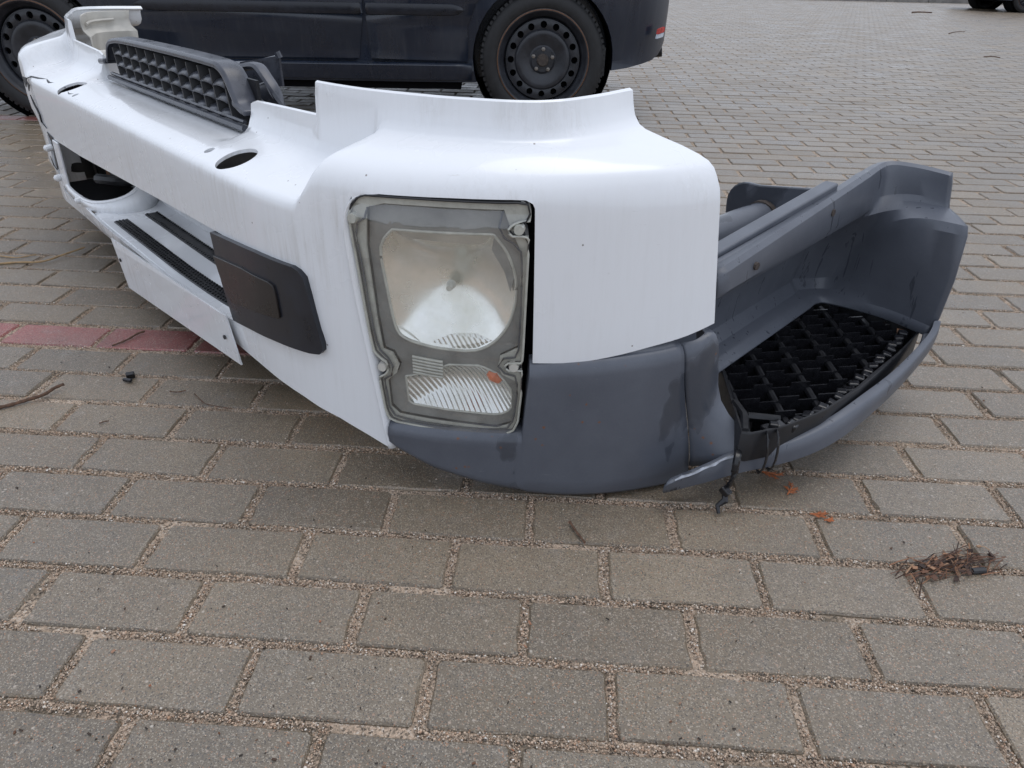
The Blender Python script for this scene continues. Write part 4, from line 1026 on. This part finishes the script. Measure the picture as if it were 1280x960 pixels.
# ------------------------------------------------------------------ cars
def lathe_vf(prof, n=48, axis='y'):
    v = []
    for a in range(n):
        th = 2*math.pi*a/n
        for r_, y in prof: v.append((r_*math.cos(th), y, r_*math.sin(th)))
    k = len(prof); f = []
    for a in range(n):
        b_ = (a+1) % n
        for j in range(k-1): f.append((a*k+j, a*k+j+1, b_*k+j+1, b_*k+j))
    return v, f
def wheel(parent, loc, steer=0.0, flip=False):
    w = empty('wheel', loc, steer+(math.pi if flip else 0), parent)
    rt = .303
    v, f = lathe_vf([(.222, .02), (.229, .004), (.240, -.003), (.262, -.006), (.285, .000), (.297, .012), (rt, .030), (rt+.0005, .10), (rt, .165), (.297, .185), (.285, .197), (.24, .20), (.215, .18)], 72)
    o = obj('tyre', v, f, 'tyre', w, angle=50); solidify(o, .003, 0)
    parts = []
    for a in range(72):
        th = 2*math.pi*(a+.5)/72; rot = Matrix.Rotation(-th, 3, 'Y')
        c = rot @ Vector((.2985, .022, 0)); parts.append(box_vf(c, (.016, .020, .017), rot @ Matrix.Rotation(.35, 3, 'Z')))
        for yy in (.06, .10, .14):
            c = rot @ Vector((rt+.001, yy, 0)); parts.append(box_vf(c, (.010, .028, .019), rot))
    v, f = join_vf(parts); tag(obj('tread_block', v, f, 'tyre', o, smooth=False), kind='stuff')
    # steel rim: lip, well, disc with a ring of round holes
    v, f = lathe_vf([(.230, .010), (.229, .002), (.222, -.001), (.216, .004), (.212, .016), (.200, .030), (.190, .050)], 64); rim = obj('rim', v, f, 'rim', w, angle=50); solidify(rim, .003, 0)
    v, f = lathe_vf([(.2285, .0005), (.2240, -.0030), (.2190, .0005)], 64); obj('rim_lip', v, f, 'rust', rim)
    nh = 16; ro, ri, hr = .179, .139, .0160; V, F = [], []
    rm = (ro+ri)/2
    def yprof(r_): return .034+.010*((r_-rm)/.018)**2*.3
    for h in range(nh):
        t0 = 2*math.pi*h/nh; hw = math.pi/nh; sq = []; ci = []
        for k in range(16):
            a = 2*math.pi*k/16+math.pi/4; dx, dy = math.cos(a), math.sin(a); m_ = max(abs(dx), abs(dy))
            sq.append((rm+dx/m_*(ro-ri)/2, t0+dy/m_*hw)); ci.append((rm+dx*hr, t0+dy*hr/rm))
        o_ = len(V)
        for (r_, t) in sq+ci: V.append((r_*math.cos(t), yprof(r_), r_*math.sin(t)))
        for (r_, t) in ci: V.append((r_*math.cos(t)*.99, yprof(r_)+.012, r_*math.sin(t)*.99))
        for k in range(16):
            j = (k+1) % 16; F.append((o_+k, o_+j, o_+16+j, o_+16+k)); F.append((o_+16+k, o_+16+j, o_+32+j, o_+32+k))
    obj('hole_ring', V, F, 'rim', rim, angle=50)
    v, f = lathe_vf([(.190, .050), (.184, .038), (.179, .037)], 64); obj('disc_edge', v, f, 'rim', rim)
    v, f = lathe_vf([(.139, .037), (.135, .030), (.129, .025), (.112, .026), (.085, .034), (.066, .040), (.060, .036), (.055, .030), (.030, .029)], 48); obj('disc', v, f, 'rim', rim, angle=45)
    v, f = lathe_vf([(.030, .030), (.029, .020), (.025, .016), (.001, .016)], 24); obj('hub_cap', v, f, 'hub', rim)
    for k in range(5):
        th = 2*math.pi*k/5+.28; c = Vector((.050*math.cos(th), 0, .050*math.sin(th)))
        v, f = tube_vf([c+Vector((0, .034, 0)), c+Vector((0, .018, 0)), c+Vector((0, .0165, 0))], [.0105, .0095, .006], 6); obj('wheel_bolt', v, f, 'steel', rim)
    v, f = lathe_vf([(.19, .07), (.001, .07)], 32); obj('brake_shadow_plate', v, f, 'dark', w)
    return w
CW = 1.66
def car_body(parent):
    # t: lengthwise (rear hub = 0, front hub = -2.46), y: 0 near side .. CW far side
    ts = [-3.30, -3.27, -3.18, -3.05, -2.9, -2.75, -2.46, -2.2, -2.0, -1.7, -1.3, -.9, -.5, -.34, -.1, 0, .2, .34, .42, .50, .56, .60, .625, .635]
    zs = [0, .06, .14, .30, .45, .60, .75, .88, 1.0]
    def zlow(t):
        return float(np.interp(t, [-3.3, -3.1, -2.82, -2.1, -.35, .345, .36, .58, .62, .64], [.26, .22, .21, .195, .195, .262, .262, .305, .34, .40]))
    def ztop(t): return float(np.interp(t, [-3.3, -3.2, -3.0, -2.5, -2.1, -1.2, .3, .52, .64], [.60, .68, .76, .86, .91, .92, .95, .93, .80]))
    def yo(t, z):
        tap = .20*max(0, (t-.36)/.275)**2.4+.34*max(0, (-2.85-t)/.45)**2.2
        k = float(np.interp(z, [.19, .21, .27, .30, .42, .55, .70, .90], [.035, .016, .022, .030, .014, .000, .002, .022]))
        return k+tap
    V = []; loops = []
    for t in ts:
        zl, zt = zlow(t), ztop(t); near = []
        for q in zs:
            z = zl+(zt-zl)*q; near.append((t, yo(t, z), z))
        near.insert(0, (t, yo(t, zl)+.05, zl-.004))
        crown = (t, CW/2, zt+.035)
        farr = [(t, CW-y, z) for (t_, y, z) in near][::-1]
        mid = (t, CW/2, zl-.004)
        loops.append(near+[crown]+farr+[mid])
    nl = len(loops[0]); V = [p for l in loops for p in l]; F = grid_faces(len(loops), nl, True)+[tuple(range(nl)), tuple(range((len(loops)-1)*nl, len(loops)*nl))]
    o = obj('body', V, F, 'paint', parent, angle=45)
    cs = []
    for t in (0.0, -2.46):
        for y0 in (-.1, CW-.24):
            v, f = tube_vf([(t, y0, .305), (t, y0+.34, .305)], .347, 40); c = obj('cutter', v, f, 'dark', parent, smooth=False); cs.append(c)
    bpy.context.view_layer.update(); cut(o, cs)
    o.data.set_sharp_from_angle(angle=R(40)); o.data.materials.clear(); o.data.materials.append(M['paint'])
    return o, yo
def make_car():
    car = empty('parked_car', (0, 0, 0))
    body, yo = car_body(car)
    for t in (0.0, -2.46):
        for y, fl in ((.012, False), (CW-.012, True)): wheel(car, (t, y, .303), -.04 if t < -1 else 0, fl)
    # dark arch liners
    for t in (0.0, -2.46):
        for y0, y1 in ((.05, .34), (CW-.34, CW-.05)):
            v, f = lathe_vf([(.345, y0), (.345, y1), (.02, y1 if y0 < 1 else y0)], 40); v = [(x+t, y, z+.305) for x, y, z in v if True]
            obj('arch_liner', v, f, 'dark', car)
    # sill, moulding and door skins on both sides
    for side in (0, 1):
        def Y(y): return y if side == 0 else CW-y
        vv = []; st = np.linspace(-2.08, -.352, 20)
        for t in st:
            for (y, z) in ((.040, .290), (.004, .279), (-.001, .273), (.004, .245), (.018, .208), (.05, .198)): vv.append((t, Y(y), z))
        o = obj('sill', vv, grid_faces(len(st), 6), 'paint', car); solidify(o, .003, 0)
        def skin(name, pts, z0, z1):
            # pts: outline in (t, z)
            bm = bmesh.new(); vs = [bm.verts.new((p[0], 0, p[1])) for p in pts]; bm.faces.new(vs)
            for z in np.arange(.30, .90, .05): bmesh.ops.bisect_plane(bm, geom=bm.verts[:]+bm.edges[:]+bm.faces[:], plane_co=(0, 0, z), plane_no=(0, 0, 1))
            for v_ in bm.verts: v_.co.y = Y(yo(v_.co.x, v_.co.z)-.005)
            d = bm_obj(name, bm, 'paint', car, True, 45); solidify(d, .004, 0); return d
        d1 = skin('front_door', [(-2.00, .80), (-1.985, .45), (-1.965, .297), (-1.945, .290), (-.925, .290), (-.905, .300), (-.868, .50), (-.862, .90), (-1.98, .90)], .29, .9)
        d2 = skin('rear_door', [(-.852, .90), (-.856, .50), (-.845, .30), (-.835, .290), (-.372, .290), (-.368, .33), (-.372, .45), (-.33, .55), (-.20, .68), (-.14, .90)], .29, .9)
        for nm, a, b_, dd in (('moulding', -1.93, -.875, d1), ('moulding', -.852, -.385, d2)):
            vv = []; st = np.linspace(a, b_, 24)
            for i, t in enumerate(st):
                e = 1.0
                if nm == 'moulding' and b_ > -.5: e = math.sqrt(max(.02, min(1, (b_-t)/.06)))
                if a < -1.5: e = math.sqrt(max(.02, min(1, (t-a)/.06)))
                for (y, z) in ((.004, -.026), (-.010, -.022), (-.017, 0), (-.012, .022), (.004, .027)): vv.append((t, Y(y), .520+z*e))
            o = obj(nm, vv, grid_faces(len(st), 5), 'trim', dd); solidify(o, .003, 0)
        # rear bumper corner lines, reflector
        o = obj('side_marker', [(.560, Y(.045), .428), (.598, Y(.088), .436), (.600, Y(.090), .458), (.563, Y(.047), .450)], [(0, 1, 2, 3)], 'red', body, smooth=False); solidify(o, .012, 0)
        o = obj('side_marker', [(.557, Y(.043), .408), (.595, Y(.085), .414), (.598, Y(.088), .433), (.560, Y(.045), .426)], [(0, 1, 2, 3)], 'pale', body, smooth=False); solidify(o, .010, 0)
        # windows
        for pts in ([(-1.93, .93), (-.90, .945), (-.90, 1.36), (-1.36, 1.34)], [(-.86, .945), (-.08, .96), (-.22, 1.33), (-.86, 1.36)]):
            n = len(pts); vv = [(t, Y(.020+.30*(z-.92)*.62), z) for t, z in pts]
            o = obj('window', vv, [tuple(range(n))], 'glass', car, smooth=False); solidify(o, .006, 0)
    # greenhouse
    base = [(-2.12, .93, .07), (.50, .96, .08)]; V = []
    lo = [(-2.14, .03), (.52, .04)]; hi = [(-1.40, .16, 1.42), (-1.2, .17, 1.455), (-.5, .17, 1.47), (.10, .17, 1.45), (.34, .18, 1.40)]
    tb = [-2.14, -1.7, -.8, .10, .52]
    for i in range(5):
        t, y, z = hi[i]; V += [(tb[i], .035, .925), (t, y, z-.05), (t, y+.06, z), (t, CW-y-.06, z), (t, CW-y, z-.05), (tb[i], CW-.035, .925)]
    o = obj('roof', V, grid_faces(5, 6)+[(0, 1, 2, 3, 4, 5), tuple(range(24, 30))], 'paint', car, angle=40)
    o2 = obj('windscreen', [(-2.13, .14, .945), (-2.13, CW-.14, .945), (-1.43, CW-.25, 1.395), (-1.43, .25, 1.395)], [(0, 1, 2, 3)], 'glass', car, smooth=False); o2.location.z += .008; o2.location.x -= .008; solidify(o2, .005, 0)
    o3 = obj('rear_window', [(.50, .2, 1.02), (.50, CW-.2, 1.02), (.375, CW-.26, 1.36), (.375, .26, 1.36)], [(0, 1, 2, 3)], 'glass', car, smooth=False); o3.location.x += .012; solidify(o3, .005, 0)
    for y in (.16, CW-.16):
        v, f = box_vf((.560, y+(.06 if y < .5 else -.06), .80), (.04, .20, .18)); bevel(obj('tail_light', v, f, 'red', car, smooth=False), .02, 3)
        v, f = box_vf((-3.12, y+(.08 if y < .5 else -.08), .66), (.12, .26, .11), Matrix.Rotation(.3 if y < .5 else -.3, 3, 'Z')); bevel(obj('front_light', v, f, 'pale', car, smooth=False), .02, 3)
    # black valance, tow cover and exhaust at the rear corner
    P = [(.585+.03*math.sin(math.pi*i/7), y, .345) for i, y in enumerate(np.linspace(.30, CW-.30, 8))]; tube('rear_valance', P, .03, 'black', car, 8)
    tube('exhaust', [(.45, .30, .325), (.60, .27, .325), (.640, .265, .33)], .026, 'black', car, 14)
    v, f = box_vf((.627, .26, .415), (.012, .10, .14), Matrix.Rotation(-.25, 3, 'Z')); bevel(obj('bumper_guard', v, f, 'black', car, smooth=False), .004)
    v, f = box_vf((.30, .10, .30), (.02, .14, .13)); obj('mud_flap', v, f, 'black', car, smooth=False)
    v, f = join_vf([box_vf((-1.25, CW/2, .24), (3.1, CW-.5, .14)), box_vf((-1.22, CW/2, .22), (1.62, CW-.16, .13))]); obj('underbody', v, f, 'dark', car, smooth=False)
    return car
car = make_car()
CA = R(5.2)
def place(o, x, y, rz): o.location = (x, y, 0); o.rotation_euler = (0, 0, rz)
place(car, .131+.02*math.sin(CA), 2.945-.02*math.cos(CA), CA)
tag(car, 'dirty black hatchback on black steel wheels parked right behind the bumper', 'car', 'parked cars')
def copy_tree(o, parent=None):
    c = o.copy(); COL.objects.link(c)
    if parent is not None:
        c.parent = parent; c.matrix_parent_inverse = o.matrix_parent_inverse.copy()
    for ch in list(o.children): copy_tree(ch, c)
    return c
car2 = copy_tree(car); place(car2, 9.25+2.46, 15.75, R(4))
tag(car2, 'distant dark car at the top right edge, only its lower front showing', 'car', 'parked cars')

# ------------------------------------------------------------------ litter on the pavers
def ground_at(px, py, z=0.0):
    d = _r*(px-640)/FPX+_d*(py-480)/FPX+_f; t = (z-CAM[2])/d[2]; return CAM+d*t
def G(px, py, z=0.004): return tuple(ground_at(px, py, z))
def twig(name, pix, r0, r1, mat, label, cat, lift=None, group=None):
    P = [G(x, y, 0.003+(lift[i] if lift else 0)) for i, (x, y) in enumerate(pix)]
    P = catmull(np.array(P), 5); k = len(P); rad = [r0+(r1-r0)*i/(k-1)+.0004*math.sin(i*2.1) for i in range(k)]
    for i in range(k): P[i][2] = max(P[i][2], rad[i]*.8)
    o = tube(name, [tuple(p) for p in P], rad, mat, None, 6); return tag(o, label, cat, group)
twig('twig', [(-25, 512), (5, 508), (30, 501), (55, 493), (68, 485), (80, 480)], .0035, .0028, 'bark', 'knotty brown twig at the left edge below the red pavers', 'twig', [.001, .001, .002, .004, .006, .009])
twig('straw', [(-15, 331), (20, 328), (52, 327), (80, 318), (106, 309)], .003, .0022, 'straw', 'bent pale straw stalk left of the bumper', 'straw', [0, 0, .003, .006, .008])
twig('straw', [(-12, 318), (20, 322), (45, 318)], .0022, .0015, 'straw', 'short thin straw stalk above the bent one at the left edge', 'straw')
twig('twig', [(140, 432), (158, 425), (172, 417), (181, 414)], .0016, .0024, 'bark', 'thin twig lying on a red paver', 'twig', [0, .001, .003, .004])
twig('twig', [(712, 652), (720, 664), (731, 678)], .0022, .0018, 'bark', 'short dark brown stick just below the grey corner', 'twig', [.003, .002, .001])
twig('twig', [(212, 489), (222, 490), (232, 488)], .001, .0012, 'bark', 'hair-thin twig right of the black plastic scraps', 'twig')
twig('twig', [(124, 529), (130, 527), (136, 526)], .0011, .001, 'bark', 'tiny twig on a paver below the scraps', 'twig')
twig('straw', [(243, 492), (256, 504), (272, 508), (290, 511)], .001, .0008, 'bark', 'thin curled rootlet under the bumper', 'rootlet')
twig('twig', [(1140, 16), (1150, 15.5), (1165, 16)], .014, .01, 'bark', 'long branch piece lying far off near the second car', 'branch')
twig('twig', [(1186, 42), (1194, 40), (1206, 39.5)], .006, .004, 'bark', 'small curved branch piece on the far pavers', 'branch')
twig('twig', [(1230, 71), (1240, 70.5), (1250, 72)], .005, .004, 'bark', 'short stick on the far pavers at the right', 'branch')
# black plastic scraps
sp = empty('plastic_scrap', G(162, 474, 0)); tag(sp, 'two joined bits of black plastic on a grey paver', 'plastic scrap')
v, f = box_vf((0, .006, .006), (.016, .010, .012), Matrix.Rotation(.5, 3, 'Z') @ Matrix.Rotation(.3, 3, 'X')); bevel(obj('clip_block', v, f, 'blackgloss', sp, smooth=False), .002)
v, f = box_vf((.002, -.010, .004), (.019, .007, .006), Matrix.Rotation(-.2, 3, 'Z')); bevel(obj('clip_foot', v, f, 'blackgloss', sp, smooth=False), .0015)
# orange conifer sprigs
def sprig(px, py, ang, size, label):
    o3 = G(px, py, 0.002); parts = []
    def branch(p, a, l, r_, lev):
        P = [Vector((p[0]+math.cos(a)*l*t, p[1]+math.sin(a)*l*t, .001+.003*math.sin(t*2.5)*l/.03)) for t in (0, .35, .7, 1)]
        parts.append(tube_vf(P, [r_, r_*1.1, r_, r_*.4], 5))
        if lev:
            for k in range(4):
                t = .2+.19*k; sg = 1 if k % 2 else -1
                branch((p[0]+math.cos(a)*l*t, p[1]+math.sin(a)*l*t), a+sg*random.uniform(.4, .75), l*random.uniform(.45, .6), r_*.85, lev-1)
    branch((0, 0), ang, size, .0011, 2)
    v, f = join_vf(parts); o = obj('conifer_sprig', v, f, 'sprig'); o.location = o3
    return tag(o, label, 'conifer sprig', 'orange conifer sprigs')
sprig(950, 590, -.35, .030, 'orange dead conifer sprig nearest the cable tie under the step')
sprig(984, 619, 1.0, .026, 'upright orange conifer sprig on the paver below the step')
sprig(1012, 643, -.1, .022, 'flat orange conifer sprig lying in a sand joint')
sprig(1030, 651, .2, .014, 'tiny orange sprig tip at the right of the sand joint sprig')
# bark and needle heap
def heap():
    c = np.array(G(1188, 709, 0)); ax = np.array(G(1240, 700, 0))-np.array(G(1135, 722, 0)); ln = np.linalg.norm(ax); ax /= ln; ay = np.array([-ax[1], ax[0], 0]); parts = []
    for k in range(130):
        p = c+ax*np.clip(random.gauss(0, ln*.27), -ln*.5, ln*.5)+ay*random.gauss(0, .011); l = random.uniform(.012, .055)
        a = random.gauss(0, .32)+(.9 if random.random() < .12 else 0); d = ax*math.cos(a)+ay*math.sin(a); h = abs(random.gauss(.0022, .002))
        P = [tuple(p-d*l/2+np.array([0, 0, h])), tuple(p+np.array([0, 0, h+random.uniform(-.001, .003)])), tuple(p+d*l/2+np.array([0, 0, max(.001, h+random.gauss(0, .003))]))]
        parts.append(tube_vf(P, [random.uniform(.0004, .0011)]*3, 4))
    for k in range(34):
        p = c+ax*np.clip(random.gauss(0, ln*.28), -ln*.5, ln*.5)+ay*random.gauss(0, .012); s = random.uniform(.004, .011)
        rot = Matrix.Rotation(random.uniform(0, 6), 3, 'Z') @ Matrix.Rotation(random.gauss(0, .4), 3, 'X'); parts.append(box_vf((p[0], p[1], random.uniform(.002, .006)), (s, s*.6, .0012), rot))
    v, f = join_vf(parts); o = obj('bark_litter', v, f, 'litter', smooth=False)
    return tag(o, 'small heap of brown bark shreds and needles at the right', 'bark litter')
heap()
tube_o = tube('bottle_cap_scrap', [G(1215, 714, .003), G(1231, 713, .003)], .0045, 'housing', None, 8); tag(tube_o, 'dark rounded scrap tucked into the bark shreds', 'plastic scrap')

def crumbs():
    parts = []; n = 0
    while n < 330:
        px, py = random.uniform(-20, 1300), 960-700*random.random()**1.6; p = ground_at(px, py, 0)
        if 430 < px < 1190 and py < 560: continue
        if px < 430 and py < 300+.55*px: continue
        n += 1; s_ = random.choice((.0008, .001, .0012, .0016, .0022))*random.uniform(.7, 1.2)
        rot = Matrix.Rotation(random.uniform(0, 6), 3, 'Z') @ Matrix.Rotation(random.uniform(-.5, .5), 3, 'X')
        parts.append(box_vf((p[0], p[1], .0015+s_*.25), (s_*random.uniform(1, 2.6), s_, s_*.5), rot))
    v, f = join_vf(parts); o = obj('ground_crumbs', v, f, 'crumb', smooth=False)
    return tag(o, 'scattered dark crumbs and plant bits on the pavers', 'debris', kind='stuff')
crumbs()
